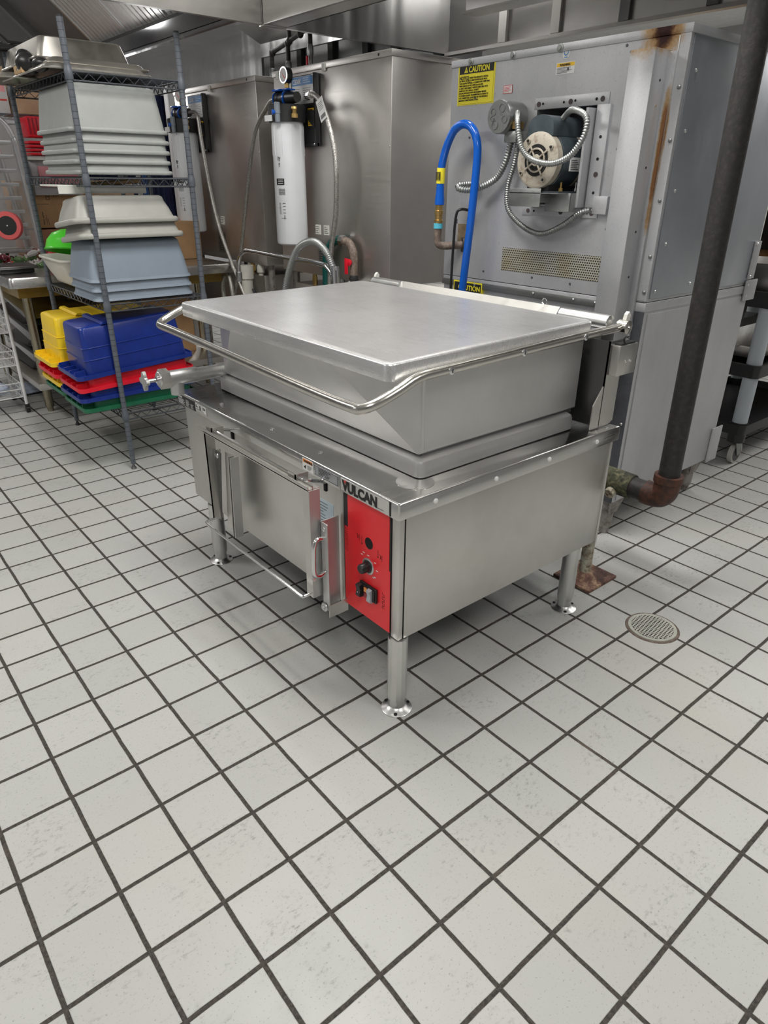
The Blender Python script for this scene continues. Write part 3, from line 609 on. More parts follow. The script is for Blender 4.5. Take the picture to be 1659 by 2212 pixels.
# junction box
jb = Vector((1.435, 1.272, 1.577))
mb = MB(); mb.lathe(jb, (1, 0, 0), [(0, .056), (.004, .058), (.03, .058), (.03, .056), (.105, .056)], GALV, 28); j = mb.build('junction_box', OV)
mb = MB()
for a, rr in ((30, .012), (120, .014), (200, .012), (300, .015), (-10, .008)):
    cc = jb + Vector((-.0012, .032 * math.cos(math.radians(a)), .032 * math.sin(math.radians(a))))
    mb.tube([cc + Vector((0, rr * math.cos(k * math.pi / 10), rr * math.sin(k * math.pi / 10))) for k in range(21)], .0009, OVEN3, 5)
mb.build('knockouts', j)
mb = MB(); mb.box(1.455, 1.50, 1.20, 1.217, 1.535, 1.56, BRASS); lines(mb, 1.45, 1.2, 1.2, 1.5, 1.5, 1, INK); mb.build('box_label', j)
mb = MB(); mb.box(1.46, 1.54, 1.20, 1.26, 1.49, 1.53, GALV, .004); mb.build('conduit_body', OV)
# conduits
mb = MB(); mb.tube([(1.46, 1.20, 1.575), (1.42, 1.165, 1.582), (1.37, 1.12, 1.548), (1.36, 1.097, 1.494), (1.36, 1.075, 1.457), (1.36, 1.028, 1.426), (1.36, .944, 1.413), (1.36, .868, 1.434), (1.36, .823, 1.485), (1.365, .816, 1.528), (1.375, .834, 1.555), (1.39, .879, 1.573), (1.42, .927, 1.578), (1.46, .975, 1.57), (1.48, 1.02, 1.545)], .0095, GALV, 10, smooth=8, rib=.0085, riba=.14); mb.build('flexible_conduit', OV, 60)
mb = MB(); mb.tube([(1.505, 1.225, 1.50), (1.505, 1.235, 1.42), (1.505, 1.26, 1.33), (1.50, 1.24, 1.25), (1.50, 1.15, 1.19), (1.50, 1.06, 1.172), (1.50, .97, 1.205), (1.50, .90, 1.25), (1.51, .86, 1.262)], .0095, GALV, 10, smooth=8, rib=.0085, riba=.14); mb.build('flexible_conduit', OV, 60)
mb = MB(); mb.tube([(1.50, 1.255, 1.50), (1.50, 1.28, 1.42), (1.50, 1.33, 1.36), (1.47, 1.41, 1.325), (1.44, 1.46, 1.325), (1.45, 1.475, 1.34), (1.52, 1.44, 1.345)], .012, GALV, 10, smooth=8, rib=.01, riba=.14); mb.build('flexible_conduit', OV, 60)
# labels
mb = MB(); mb.box(ox - .0015, ox, 1.40, 1.602, 1.638, 1.785, YEL); cl = mb.build('caution_label', OV, label='large yellow caution label')
mb = MB(); xl = ox - .0022; mb.box(xl, ox, 1.407, 1.595, 1.748, 1.778, INK)
mb.prism([(xl - .0004, 1.568, 1.752), (xl - .0004, 1.548, 1.752), (xl - .0004, 1.558, 1.774)], (.001, 0, 0), YEL); mb.text('CAUTION', YEL, .0285, facing(xl - .0003, 1.543, 1.7525), off=.0006, sx=.88); mb.text('!', INK, .018, facing(xl - .0008, 1.5605, 1.753), off=.0006)
mb.text('NOTICE:', INK, .0165, facing(xl, 1.593, 1.729), off=.0004, sx=.85)
for k, s_ in enumerate(('WHEN THIS APPLIANCE IS INSTALL-', 'ED WITH CASTERS, IT MUST BE INSTALLED WITH', 'THE CASTERS SUPPLIED, A CONNECTOR COMPLYING', 'WITH ANSI Z21.69 OR CAN/CGA-6.16 AND', 'A QUICK DISCONNECT DEVICE COMPLYING WITH', 'ANSI Z21.41 OR CAN1-6.9.  IT MUST', 'ALSO BE INSTALLED WITH RESTRAINING MEANS', 'TO GUARD AGAINST TRANSMISSION OF STRAIN TO', 'THE CONNECTOR, AS SPECIFIED IN THE APPLIANCE', 'MANUFACTURER\'S INSTRUCTIONS.')):
    mb.text(s_, INK, .0082, facing(xl, 1.536 if k == 0 else 1.593, 1.730 - k * .0086), off=.00012, sx=.78 if k == 0 else .84)
for a in ((1.406, 1.596, 1.6415, 1.6425), (1.406, 1.407, 1.6415, 1.75), (1.595, 1.596, 1.6415, 1.75)): mb.box(xl, ox, *a, plain('olive_line', (.35, .3, .02), .5))
mb.build('label_print', cl)
mb = MB(); mb.box(ox - .0095, ox + .004, 1.385, 1.56, .875, .948, YEL); cl = mb.build('caution_label', OV, label='smaller yellow and black caution label low on the oven')
mb = MB(); mb.box(ox - .0102, ox, 1.39, 1.555, .900, .942, INK); mb.text('CAUTION', YEL, .03, facing(ox - .0106, 1.53, .911), off=.0006); mb.build('label_print', cl)
mb = MB(); mb.box(ox - .0012, ox, 1.022, 1.103, 1.706, 1.742, WHITE); wl = mb.build('warning_label', OV)
mb = MB(); mb.box(ox - .0016, ox, 1.024, 1.101, 1.729, 1.74, AMBER); mb.text('WARNING', INK, .0095, facing(ox - .002, 1.088, 1.7308), off=.0003); lines(mb, ox - .0012, 1.099, 1.026, 1.708, 1.727, 5, INK, .3); mb.build('label_print', wl)
mb = MB(); mb.lathe((ox, 1.065, 1.768), (-1, 0, 0), [(0, .0165), (.0012, .0165)], CREAM, 24); rs = mb.build('certification_sticker', OV)
mb = MB(); mb.tube([(ox - .0014, 1.065 + .009 * math.cos(k * math.pi / 8), 1.772 + .009 * math.sin(k * math.pi / 8)) for k in range(17)], .0016, BLUEL, 5); mb.box(ox - .0016, ox, 1.058, 1.072, 1.755, 1.758, BLUEL); mb.build('sticker_print', rs)
mb = MB(); mb.box(ox - .0012, ox, 1.305, 1.35, 1.664, 1.692, WHITE); wl = mb.build('small_label', OV)
mb = MB(); 
for a in ((1.305, 1.35, 1.664, 1.6655), (1.305, 1.35, 1.6905, 1.692), (1.305, 1.3065, 1.664, 1.692), (1.3485, 1.35, 1.664, 1.692)): mb.box(ox - .0016, ox, *a, REDI)
lines(mb, ox - .0012, 1.346, 1.31, 1.668, 1.688, 4, REDI, .3); mb.build('label_print', wl)
mb = MB(); mb.box(ox - .0012, ox, .805, 1.29, 1.015, 1.105, GRILLE); mb.build('perforated_vent', OV)
mb = MB(); mb.box(ox - .0012, ox, 1.50, 1.56, 1.10, 1.185, plain('dirty_insulation', (.2, .15, .09), .9, var=.6)); mb.build('open_vent', OV)
for x, y in ((1.585, .635), (2.29, .65), (1.585, 1.6), (2.29, 1.6)):
    mb = MB(); mb.lathe((x, y, 0), (0, 0, 1), [(0, .02), (.03, .022), (.031, .028), (.115, .03), (.116, .036), (.165, .036)], LEGR, 20); mb.prism([(x - .035, y - .03, .165), (x + .085, y - .03, .165), (x + .03, y - .03, .10), (x - .035, y - .03, .10)], (0, .004, 0), LEGR); mb.build('leg', OV)
# gas hose with its fittings
GH = thing('gas_hose', 'bright blue looped gas hose with yellow tag behind the oven', 'hose', (1.47, 1.5, .60))
mb = MB(); mb.tube([(1.45, 1.455, .60), (1.45, 1.425, .94), (1.45, 1.40, 1.2), (1.45, 1.385, 1.42), (1.45, 1.392, 1.50), (1.45, 1.425, 1.548), (1.45, 1.475, 1.562), (1.45, 1.525, 1.54), (1.45, 1.565, 1.48), (1.45, 1.588, 1.41), (1.45, 1.592, 1.33)], .0165, HOSE, 16, smooth=8); hs = mb.build('hose', GH, 60)
mb = MB(); mb.lathe((1.45, 1.592, 1.332), (0, 0, -1), [(0, .0175), (.02, .0175), (.05, .021), (.07, .021), (.072, .016)], HOSE, 18); mb.build('hose_collar', GH)
mb = MB(); mb.cyl((1.45, 1.590, 1.405), (1.45, 1.592, 1.345), .0182, YEL, 18); t_ = mb.build('tag', GH, label='yellow tag with black lettering')
mb = MB(); 
for k in range(5): mb.box(1.4305, 1.432, 1.575 + k * .006, 1.578 + k * .006, 1.355 + .004 * (k % 2), 1.39, INK)
mb.build('tag_print', t_)
mb = MB(); mb.lathe((1.45, 1.594, 1.262), (0, 0, -1), [(0, .016), (.022, .016), (.024, .019), (.04, .019), (.042, .016), (.06, .016), (.062, .02), (.075, .02)], BRASS, 12); mb.build('brass_fitting', GH, 25)
mb = MB(); mb.lathe((1.45, 1.595, 1.188), (0, 0, -1), [(0, .0205), (.022, .0205)], plain('turquoise_band', (.1, .5, .65), .4), 14); mb.build('union', GH)
mb = MB(); mb.tube([(1.45, 1.595, 1.165), (1.45, 1.596, 1.12), (1.455, 1.59, 1.10), (1.475, 1.575, 1.094), (1.5, 1.555, 1.096), (1.545, 1.52, 1.10)], .0165, BROWNP, 14, smooth=5); mb.lathe((1.535, 1.528, 1.10), (1, -.6, 0), [(0, .03), (.01, .032)], IRON, 16); mb.build('elbow', GH)
mb = MB(); mb.tube([(1.54, 1.49, 1.24), (1.50, 1.51, 1.245), (1.488, 1.525, 1.22), (1.485, 1.53, 1.1), (1.485, 1.535, .8), (1.485, 1.54, .6)], .006, BLACK, 8, smooth=5); tag(mb.build('black_cable'), 'thin black cable hanging behind the oven beside the blue hose', 'cable')
# ================================================================== black drain pipe and floor post
DP = thing('iron_pipe', 'thick black vertical pipe ending in a rusty elbow near the floor', 'pipe', (1.33, .274, .35))
mb = MB(); mb.cyl((1.33, .276, .415), (1.33, .3045, 2.745), .036, IRON, 28); mb.build('riser', DP)
mb = MB(); mb.tube([(1.33, .276, .445), (1.33, .276, .41), (1.33, .280, .385), (1.33, .296, .367), (1.33, .325, .361), (1.33, .35, .361)], .044, RUSTEL, 20, smooth=5); mb.cyl((1.33, .276, .425), (1.33, .276, .45), .049, RUSTEL, 24); mb.build('rusty_elbow', DP)
mb = MB(); mb.cyl((1.33, .34, .361), (1.33, .42, .361), .038, IRON, 24); mb.lathe((1.33, .40, .361), (0, 1, 0), [(0, .043), (.004, .046), (.2, .046)], MOSS, 20); mb.lathe((1.33, .46, .35), (-1, 0, -.4), [(0, .02), (.06, .02), (.062, .008)], POSTR, 10); mb.build('mouldy_coupling', DP)
FP = thing('floor_post', 'peeling rusty pipe post on a square rusted floor plate', 'post', (1.2, .46, 0))
mb = MB(); mb.box(1.115, 1.29, .378, .54, .0, .012, PLATER, .002); mb.lathe((1.19, .455, .012), (0, 0, 1), [(0, .055), (.01, .045), (.025, .028)], PLATER, 20); mb.build('base_plate', FP)
mb = MB(); mb.cyl((1.19, .455, .02), (1.215, .47, .36), .022, POSTR, 18); mb.build('post', FP)
# floor drain
FD = thing('floor_drain', 'round metal floor drain grate set in the tile floor', 'drain', (1.104, .117, 0))
mb = MB(); dc = Vector((1.104, .117, 0)); DM = rusty('drain_surround', (.1, .07, .055), (.2, .16, .13), .5, .8, 40)
mb.lathe(dc, (0, 0, 1), [(0, .088), (.0022, .086)], DM, 48); mb.build('rusty_rim', FD)
mb = MB(); mb.lathe(dc + Vector((0, 0, .002)), (0, 0, 1), [(0, .079), (.003, .078), (.003, .068), (.0012, .068)], plain('drain_metal', (.5, .5, .44), .4, .4, .12), 48); mb.build('ring', FD)
mb = MB(); mb.lathe(dc + Vector((0, 0, .0034)), (0, 0, 1), [(0, .0675), (.0003, .0675)], HOLE, 40); mb.build('drain_well', FD)
mb = MB(); DG = bpy.data.materials['drain_metal']; ra_ = math.radians(8)
for k in range(-6, 7):
    d = k * .0102; h = math.sqrt(max(0, .068 ** 2 - d * d)); w = .0019
    for s_ in (0, 1):
        a = ra_ + s_ * math.pi / 2; R_ = Matrix.Translation(dc) @ Matrix.Rotation(a, 4, 'Z')
        mb.box(-h, h, d - w, d + w, .0038, .0062 - s_ * .0003, DG, mtx=R_)
mb.build('grate', FD)
# ================================================================== STEAMER CABINETS
def cabinet(y0, y1, x1, zt, zb, label):
    t = thing('steel_cabinet', label, 'kitchen cabinet', (1.54 + .35, (y0 + y1) / 2, zb), 'stainless cabinets behind the braising pan')
    mb = MB(); mb.box(1.54, x1, y0, y1, zb, zt - .028, S_CAB, .003); mb.build('body', t)
    mb = MB(); mb.box(1.535, x1 + .004, y0 - .004, y1 + .004, zt - .028, zt, S_CAB, .002); tc = mb.build('top_cap', t)
    for y in (y1 - .05, (y0 + y1) / 2 + .02):
        mb = MB(); mb.box(1.531, 1.535, y - .018, y + .012, zt - .04, zt - .008, CREAM, .001); mb.build('tape_patch', t)
    mb = MB(); screw(mb, (1.535, y0 + .09, zt - .015), (-1, 0, 0), .006, INK); mb.build('screw', t)
    mb = MB(); screw(mb, (1.54, y0 + .01, 1.5), (-1, 0, 0), .005, CHROME); mb.build('screw', t)
    mb = MB(); mb.box(1.5385, 1.54, y0 + .52, y0 + .63, .90, 1.03, GALV); lb = mb.build('rating_label', t)
    mb = MB(); lines(mb, 1.5385, y0 + .62, y0 + .53, .91, 1.02, 9, INK, .3); mb.build('label_print', lb)
    for y in (y0 + .52, y0 + .60):
        mb = MB(); mb.box(1.5385, 1.54, y, y + .05, 1.08, 1.13, CREAM); lb = mb.build('small_label', t); mb = MB(); lines(mb, 1.5385, y + .046, y + .004, 1.085, 1.125, 4, INK, .25); mb.build('label_print', lb)
    for y in (y0 + .05, y1 - .05):
        for x in (1.6, x1 - .05):
            mb = MB(); mb.cyl((x, y, 0), (x, y, zb), .022, LEGR, 14); mb.build('leg', t)
    mb = MB(); mb.box(1.57, x1 - .02, y0 + .09, y1 - .09, .42, .79, S_CAB, .004); mb.build('drawer_base', t)
    mb = MB(); mb.box(1.562, 1.57, y1 - .45, y1 - .12, .70, .712, CHROME, .002); mb.build('drawer_pull', t)
    return t
CA = cabinet(2.03, 3.045, 2.25, 1.888, .86, 'tall brushed steel cabinet beside the stained oven, nearer of the two with filters')
CB_ = cabinet(3.24, 4.335, 2.25, 1.89, .86, 'brushed steel cabinet half hidden behind the wire shelving, farther of the two with filters')
# filter units
def filter_unit(dy, label):
    t = thing('water_filter', label, 'water filter', (1.47, 2.69 + dy, 1.02), 'water filters hung on the cabinets')
    F_ = lambda y: y + dy
    mb = MB(); mb.box(1.523, 1.536, F_(2.60), F_(2.845), 1.515, 1.845, BLACKM, .003); mb.box(1.505, 1.523, F_(2.60), F_(2.612), 1.515, 1.845, BLACK); mb.box(1.515, 1.523, F_(2.6), F_(2.845), 1.515, 1.53, BLACK); mb.prism([(1.52, F_(2.72), 1.68), (1.52, F_(2.61), 1.60), (1.52, F_(2.61), 1.68)], (-.02, 0, 0), BLACKM)
    bp = mb.build('back_plate', t)
    for y, z in ((2.615, 1.835), (2.83, 1.835), (2.615, 1.525)): mb = MB(); screw(mb, (1.505, F_(y), z), (-1, 0, 0), .006, CHROME); mb.build('screw', bp)
    mb = MB(); mb.box(1.5205, 1.5225, F_(2.635), F_(2.83), 1.715, 1.84, WHITE); pl_ = mb.build('product_label', t)
    mb = MB(); mb.box(1.5195, 1.5205, F_(2.637), F_(2.828), 1.80, 1.838, BLUEL); mb.text('CB30K', WHITE, .031, facing(1.519, F_(2.823), 1.807), off=.0008, sx=.9); lines(mb, 1.5195, F_(2.725), F_(2.64), 1.806, 1.834, 3, PAPER, .3)
    lines(mb, 1.5205, F_(2.82), F_(2.74), 1.725, 1.79, 6, INK, .16); lines(mb, 1.5205, F_(2.73), F_(2.645), 1.725, 1.79, 7, INK, .16); mb.build('label_print', pl_)
    mb = MB(); mb.box(1.503, 1.523, F_(2.612), F_(2.66), 1.615, 1.685, BLACKM); mb.box(1.5015, 1.503, F_(2.610), F_(2.662), 1.61, 1.69, AMBER); wl = mb.build('warning_label', t, label='amber warning label')
    mb = MB(); mb.text('WARNING', INK, .011, facing(1.5012, F_(2.660), 1.678), off=.0003, sx=.85); lines(mb, 1.5014, F_(2.658), F_(2.614), 1.613, 1.674, 6, INK, .3); mb.build('label_print', wl)
    cxx, cy = 1.425, F_(2.745)
    mb = MB(); mb.lathe((cxx, cy, 1.625), (0, 0, -1), [(0, .083), (.02, .084), (.58, .087), (.592, .084), (.6, .07)], CARTR, 36)
    for k in range(10):
        a = 2 * math.pi * k / 10; mb.cyl((cxx + .0838 * math.cos(a), cy + .0838 * math.sin(a), 1.47), (cxx + .083 * math.cos(a), cy + .083 * math.sin(a), 1.61), .0025, CARTR, 6)
    ct = mb.build('cartridge', t)
    mb = MB(); ang0 = math.radians(195)
    def onc(a, z, w, h, m, r=.0868):
        a = math.radians(a); c_, s_ = math.cos(a), math.sin(a)
        for q in range(3):
            aa = a + (q - 1) * w / 3 / r; cx2, cy2 = cxx + r * math.cos(aa), cy + r * math.sin(aa)
            mb.box(-.0006, .0006, -w / 6, w / 6, -h / 2, h / 2, m, mtx=Matrix.Translation((cx2, cy2, z)) @ Matrix.Rotation(aa, 4, 'Z'))
    onc(200, 1.345, .05, .03, INK)
    for k in range(3): onc(202, 1.353 - k * .008, .034, .0028, WHITE, .0878)
    mb.build('cartridge_label', ct); mb = MB()
    for k in range(6): onc(205, 1.31 - k * .0055, .04, .0013, INK)
    for k in range(9): onc(195, 1.24 - k * .0065, .012, .0012, INK)
    for k in range(4): onc(212, 1.24 - k * .016, .016, .002, INK)
    onc(212, 1.17, .004, .02, INK); onc(208, 1.165, .03, .0012, INK)
    mb.build('handling_print', ct); mb = MB()
    for a_, z_ in ((196, 1.455), (201, 1.452), (199, 1.425)): onc(a_, z_, .003, .02, INK); onc(a_ + 2, z_ + .006, .006, .002, INK)
    mb.build('date_mark', ct)
    mb = MB(); mb.lathe((cxx, cy, 1.625), (0, 0, 1), [(0, .096), (.075, .098), (.08, .092)], BLACKM, 28); mb.box(cxx + .02, 1.523, cy - .05, cy + .05, 1.63, 1.70, BLACKM, .004)
    mb.lathe((cxx, cy + .095, 1.735), (0, -1, 0), [(0, .028), (.02, .032), (.025, .034), (.05, .034), (.055, .03), (.1, .033), (.13, .03), (.2, .024)], BLACK, 20); hd = mb.build('filter_head', t)
    mb = MB(); mb.box(cxx - .035, cxx + .02, cy + .01, cy + .085, 1.768, 1.778, HOSE, .002); mb.lathe((cxx, cy + .082, 1.735), (0, -1, 0), [(0, .036), (.008, .036)], HOSE, 20); mb.lathe((cxx, cy - .01, 1.735), (0, -1, 0), [(0, .037), (.01, .037)], HOSE, 20); mb.box(cxx - .03, cxx + .02, cy - .06, cy - .01, 1.768, 1.775, HOSE, .002); mb.build('blue_clip', hd)
    mb = MB(); mb.box(cxx - .101, cxx - .096, cy - .0, cy + .06, 1.628, 1.655, WHITE, mtx=Matrix.Translation((cxx, cy, 0)) @ Matrix.Rotation(.1, 4, 'Z') @ Matrix.Translation((-cxx, -cy, 0))); mb.build('white_sticker', hd)
    mb = MB(); mb.lathe((cxx - .02, cy - .02, 1.835), (.25, 0, 0), [(0, .03), (.004, .036), (.03, .036), (.032, .03)], BLACK, 28); g = mb.build('pressure_gauge', t)
    mb = MB(); mb.lathe((cxx - .022, cy - .02, 1.835), (-1, 0, 0), [(-.004, .0365), (.003, .0365), (.003, .031)], CHROME, 28); mb.build('bezel', g)
    mb = MB(); mb.lathe((cxx - .0252, cy - .02, 1.835), (-1, 0, 0), [(0, .031), (.0005, .031)], plain('gauge_white', (.6, .6, .6), .6), 28); mb.prism([(cxx - .0268, cy - .038, 1.821), (cxx - .0268, cy - .033, 1.817), (cxx - .0268, cy - .003, 1.852)], (.0008, 0, 0), REDI); mb.build('gauge_face', g)
    mb = MB(); mb.lathe((cxx - .005, cy - .02, 1.80), (0, 0, -1), [(0, .012), (.02, .012)], BRASS, 8); mb.build('gauge_stem', g)
    mb = MB(); mb.lathe((cxx - .092, cy - .055, 1.71), (0, 0, -1), [(0, .012), (.002, .015), (.05, .016), (.052, .014), (.088, .013)], GREYP, 14); v_ = mb.build('drain_valve', t)
    mb = MB(); mb.lathe((cxx - .10, cy - .055, 1.665), (-1, .4, 0), [(0, .008), (.01, .008), (.012, .012), (.022, .012)], HOSE, 14); mb.build('valve_button', v_)
    mb = MB(); mb.lathe((cxx - .03, cy - .118, 1.69), (0, 0, -1), [(0, .014), (.01, .017), (.02, .012), (.03, .012), (.032, .018), (.05, .018)], BRASS, 10); mb.build('brass_fitting', t)
    return t
filter_unit(0, 'white cartridge water filter on the cabinet nearest the oven, fully in view')
filter_unit(1.255, 'white cartridge water filter partly hidden behind the grey wire shelving post')
def hose(name, pts, r, m, label, cat='hose', group=None, rib=0, sm=8, nuts=True):
    mb = MB(); mb.tube(pts, r, m, 12, smooth=sm, rib=rib)
    o = tag(mb.build(name, ang=60), label, cat, group)
    return o
hose('braided_hose', [(1.43, 2.845, 1.735), (1.43, 2.90, 1.735), (1.44, 2.98, 1.70), (1.45, 3.073, 1.649), (1.45, 3.148, 1.564), (1.45, 3.255, 1.324), (1.45, 3.356, 1.06), (1.45, 3.508, .709), (1.45, 3.596, .578), (1.45, 3.62, .45)], .0115, BRAID, 'steel braided hose curving down from the left of the nearer filter', group='steel braided hoses')
hose('braided_hose', [(1.43, 2.545, 1.735), (1.42, 2.50, 1.735), (1.42, 2.44, 1.71), (1.42, 2.385, 1.64), (1.42, 2.34, 1.55), (1.42, 2.315, 1.46), (1.42, 2.31, 1.36), (1.43, 2.335, 1.2), (1.43, 2.38, 1.03), (1.43, 2.40, .90), (1.43, 2.43, .6), (1.44, 2.45, .3), (1.45, 2.46, .02)], .013, BRAID, 'steel braided hose with white tag falling from the right of the nearer filter', group='steel braided hoses')
hose('braided_hose', [(1.43, 3.90, 1.735), (1.44, 3.85, 1.735), (1.44, 3.805, 1.70), (1.44, 3.79, 1.585), (1.44, 3.735, 1.319), (1.43, 3.62, 1.046), (1.42, 3.38, .723), (1.42, 3.28, .6), (1.42, 3.25, .45)], .012, BRAID, 'steel braided hose crossing down from the filter behind the shelving', group='steel braided hoses')
mb = MB(); mb.lathe((1.43, 2.56, 1.735), (0, -1, 0), [(0, .018), (.02, .021), (.035, .021), (.037, .015), (.06, .015)], CHROME, 10); tag(mb.build('hose_nut'), 'chrome hose nut on the right of the nearer filter head', 'hose fitting')
mb = MB(); mb.lathe((1.43, 2.81, 1.735), (0, 1, 0), [(0, .016), (.02, .018), (.035, .018), (.05, .014)], CHROME, 10); tag(mb.build('hose_nut'), 'chrome hose nut on the left of the nearer filter head', 'hose fitting')
TG = Matrix.Translation((1.405, 2.40, 1.665)) @ Matrix.Rotation(math.radians(-25), 4, 'X')
mb = MB(); mb.box(-.001, .001, -.028, .028, -.05, .05, WHITE, mtx=TG); tt = tag(mb.build('paper_tag'), 'white paper tag hanging on the braided hose of the nearer filter', 'tag')
mb = MB()
for k in range(9): mb.box(-.0016, -.001, -.02 + k * .0045, -.0175 + k * .0045, -.04, -.022, INK, mtx=TG)
for k in range(5): mb.box(-.0016, -.001, -.018, .02, .0 + k * .008, .0015 + k * .008, INK, mtx=TG)
mb.build('tag_print', tt)
# green / brown elbow with the red valve
GV = thing('shutoff_valve_pipe', 'green and brown pipe bend with a small red shut-off handle', 'pipe', (1.5, 2.33, .9))
mb = MB(); mb.tube([(1.5, 2.53, .70), (1.5, 2.53, .92), (1.5, 2.515, .99), (1.5, 2.475, 1.045), (1.5, 2.42, 1.065), (1.5, 2.38, 1.066)], .023, GREENP, 16, smooth=5); mb.build('green_pipe', GV)
mb = MB(); mb.cyl((1.5, 2.385, 1.066), (1.5, 2.355, 1.064), .029, CHROME, 8); mb.build('union', GV)
mb = MB(); mb.tube([(1.5, 2.355, 1.064), (1.5, 2.32, 1.058), (1.5, 2.29, 1.03), (1.5, 2.278, .99), (1.5, 2.278, .90)], .021, BROWNP, 14, smooth=5); mb.lathe((1.5, 2.278, .90), (0, 0, -1), [(0, .021), (.02, .026), (.04, .018)], BLACKM, 12); mb.build('brown_pipe', GV)
mb = MB(); mb.lathe((1.478, 2.278, .965), (-1, 0, 0), [(0, .014), (.01, .018), (.014, .01)], REDB, 10); mb.box(1.46, 1.468, 2.285, 2.31, .905, .985, REDB, .003); mb.build('red_handle', GV)
mb = MB(); mb.lathe((1.5, 2.278, .868), (0, 0, -1), [(0, .03), (.02, .034), (.03, .028)], WHITE, 14); mb.build('white_cap', GV)
# pan filler faucet
FA = thing('pan_filler_faucet', 'chrome swing faucet with sprung hose arching behind the braising pan lid', 'faucet', (1.13, 1.95, .80))
mb = MB(); mb.tube([(1.13, 2.86, .885), (1.13, 2.855, .93), (1.13, 2.835, .97), (1.13, 2.79, .995), (1.13, 2.72, 1.008), (1.13, 2.4, 1.003), (1.13, 2.06, .998), (1.13, 1.995, .985), (1.13, 1.955, .95), (1.13, 1.945, .90), (1.13, 1.945, .02)], .0115, CHROME, 14, smooth=6)
mb.lathe((1.13, 2.86, .89), (0, 0, -1), [(0, .013), (.005, .018), (.05, .018), (.055, .014)], CHROME, 16); mb.build('spout', FA)
mb = MB(); mb.tube([(1.12, 2.40, .70), (1.12, 2.365, .84), (1.12, 2.31, .95), (1.12, 2.23, 1.05), (1.12, 2.14, 1.09), (1.12, 2.06, 1.09), (1.12, 1.985, 1.05), (1.12, 1.935, .98), (1.12, 1.92, .92)], .0155, GALV, 12, smooth=8, rib=.009, riba=.1); mb.build('sprung_hose', FA, 60)
mb = MB(); mb.cyl((1.12, 1.92, 1.0), (1.12, 1.915, .78), .018, CHROME, 16); mb.cyl((1.13, 1.90, .80), (1.13, 1.96, .80), .02, CHROME, 14); mb.build('valve_body', FA)
# clutter under the cabinets
PV = thing('drain_hoses', 'white drain pipe and bent steel hoses under the far cabinet', 'pipes', (1.45, 3.4, .3))
mb = MB(); mb.cyl((1.45, 3.35, .2), (1.45, 3.35, .83), .035, PVC, 16); mb.cyl((1.45, 3.35, .78), (1.45, 3.35, .86), .045, PVC, 16); mb.build('white_pipe', PV)
mb = MB(); mb.lathe((1.4, 3.1, .2), (0, 0, 1), [(0, .04), (.2, .04), (.21, .055), (.26, .055), (.27, .04), (.3, .04)], PVC, 14); mb.tube([(1.4, 3.14, .46), (1.4, 3.06, .46)], .05, PVC, 12); mb.build('white_trap', PV)
mb = MB(); mb.tube([(1.42, 3.62, .55), (1.42, 3.64, .68), (1.42, 3.60, .78), (1.42, 3.53, .76), (1.42, 3.5, .6), (1.42, 3.48, .35)], .016, BRAID, 12, smooth=8); mb.build('bent_hose', PV)
mb = MB(); mb.tube([(1.40, 3.55, .58), (1.38, 3.4, .66), (1.38, 3.25, .66), (1.38, 3.1, .56), (1.38, 3.0, .45)], .013, BRAID, 12, smooth=8); mb.tube([(1.36, 3.3, .62), (1.36, 3.12, .52), (1.36, 2.98, .5), (1.36, 2.92, .62)], .011, BLACK, 10, smooth=8); mb.tube([(1.35, 3.1, .75), (1.35, 3.0, .58), (1.35, 3.02, .1)], .010, BLACK, 10, smooth=8); mb.build('looped_hose', PV)
for x, y, m_, r_ in ((1.55, 2.72, BRASS, .016), (1.56, 2.62, GALV, .012), (1.56, 2.55, GALV, .012), (1.55, 2.45, GALV, .016)):
    mb = MB(); mb.lathe((x, y, .86), (0, 0, -1), [(0, r_ * .7), (.02, r_), (.05, r_), (.06, r_ * .6), (.07, r_ * .6)], m_, 8); mb.build('pipe_stub', CA)
for x, y, m_, r_ in ((1.56, 3.46, BRASS, .02), (1.56, 3.55, BLACK, .014), (1.56, 3.36, PVC, .025)):
    mb = MB(); mb.lathe((x, y, .86), (0, 0, -1), [(0, r_ * .7), (.02, r_), (.05, r_), (.06, r_ * .6), (.07, r_ * .6)], m_, 8); mb.build('pipe_stub', CB_)
# ================================================================== HOOD
mb = MB()   # far end wall of the near hood
mb.box(.3, 1.14, 2.45, 2.475, 1.98, 2.75, S_HOOD); struct(mb.build('trim_1'))
HO = thing('exhaust_hood', 'stainless exhaust hood hanging over the ovens', 'exhaust hood', (1.75, .8, 1.98))
mb = MB(); mb.box(1.25, 2.34, 2.45, 2.475, 1.98, 2.75, S_HOODS); mb.build('end_panel', HO)
mb = MB(); mb.box(1.14, 1.25, -1.6, 2.45, 1.98, 1.992, S_HOOD); mb.box(1.13, 1.145, -1.6, 2.45, 1.98, 2.75, S_HOOD, .002); mb.box(1.243, 1.25, -1.6, 2.45, 1.98, 2.06, S_HOOD); mb.build('gutter_beam', HO)
mb = MB(); mb.box(1.13, 1.25, 2.44, 2.48, 1.975, 2.75, S_HOOD, .002); mb.build('corner_cover', HO)
mb = MB(); mb.box(2.30, 2.34, -1.6, 2.45, 1.98, 2.75, S_HOOD, .001)
for y in (2.05, 1.72, 1.35, .95, .55, .15): mb.box(2.285, 2.30, y - .02, y + .03, 1.99, 2.74, S_DARK if int(y * 100) % 2 else S_HOOD)
mb.build('rear_panel', HO)
mb = MB(); mb.box(2.27, 2.31, -1.6, 2.45, 1.97, 1.985, S_HOOD); mb.build('rear_lip', HO)
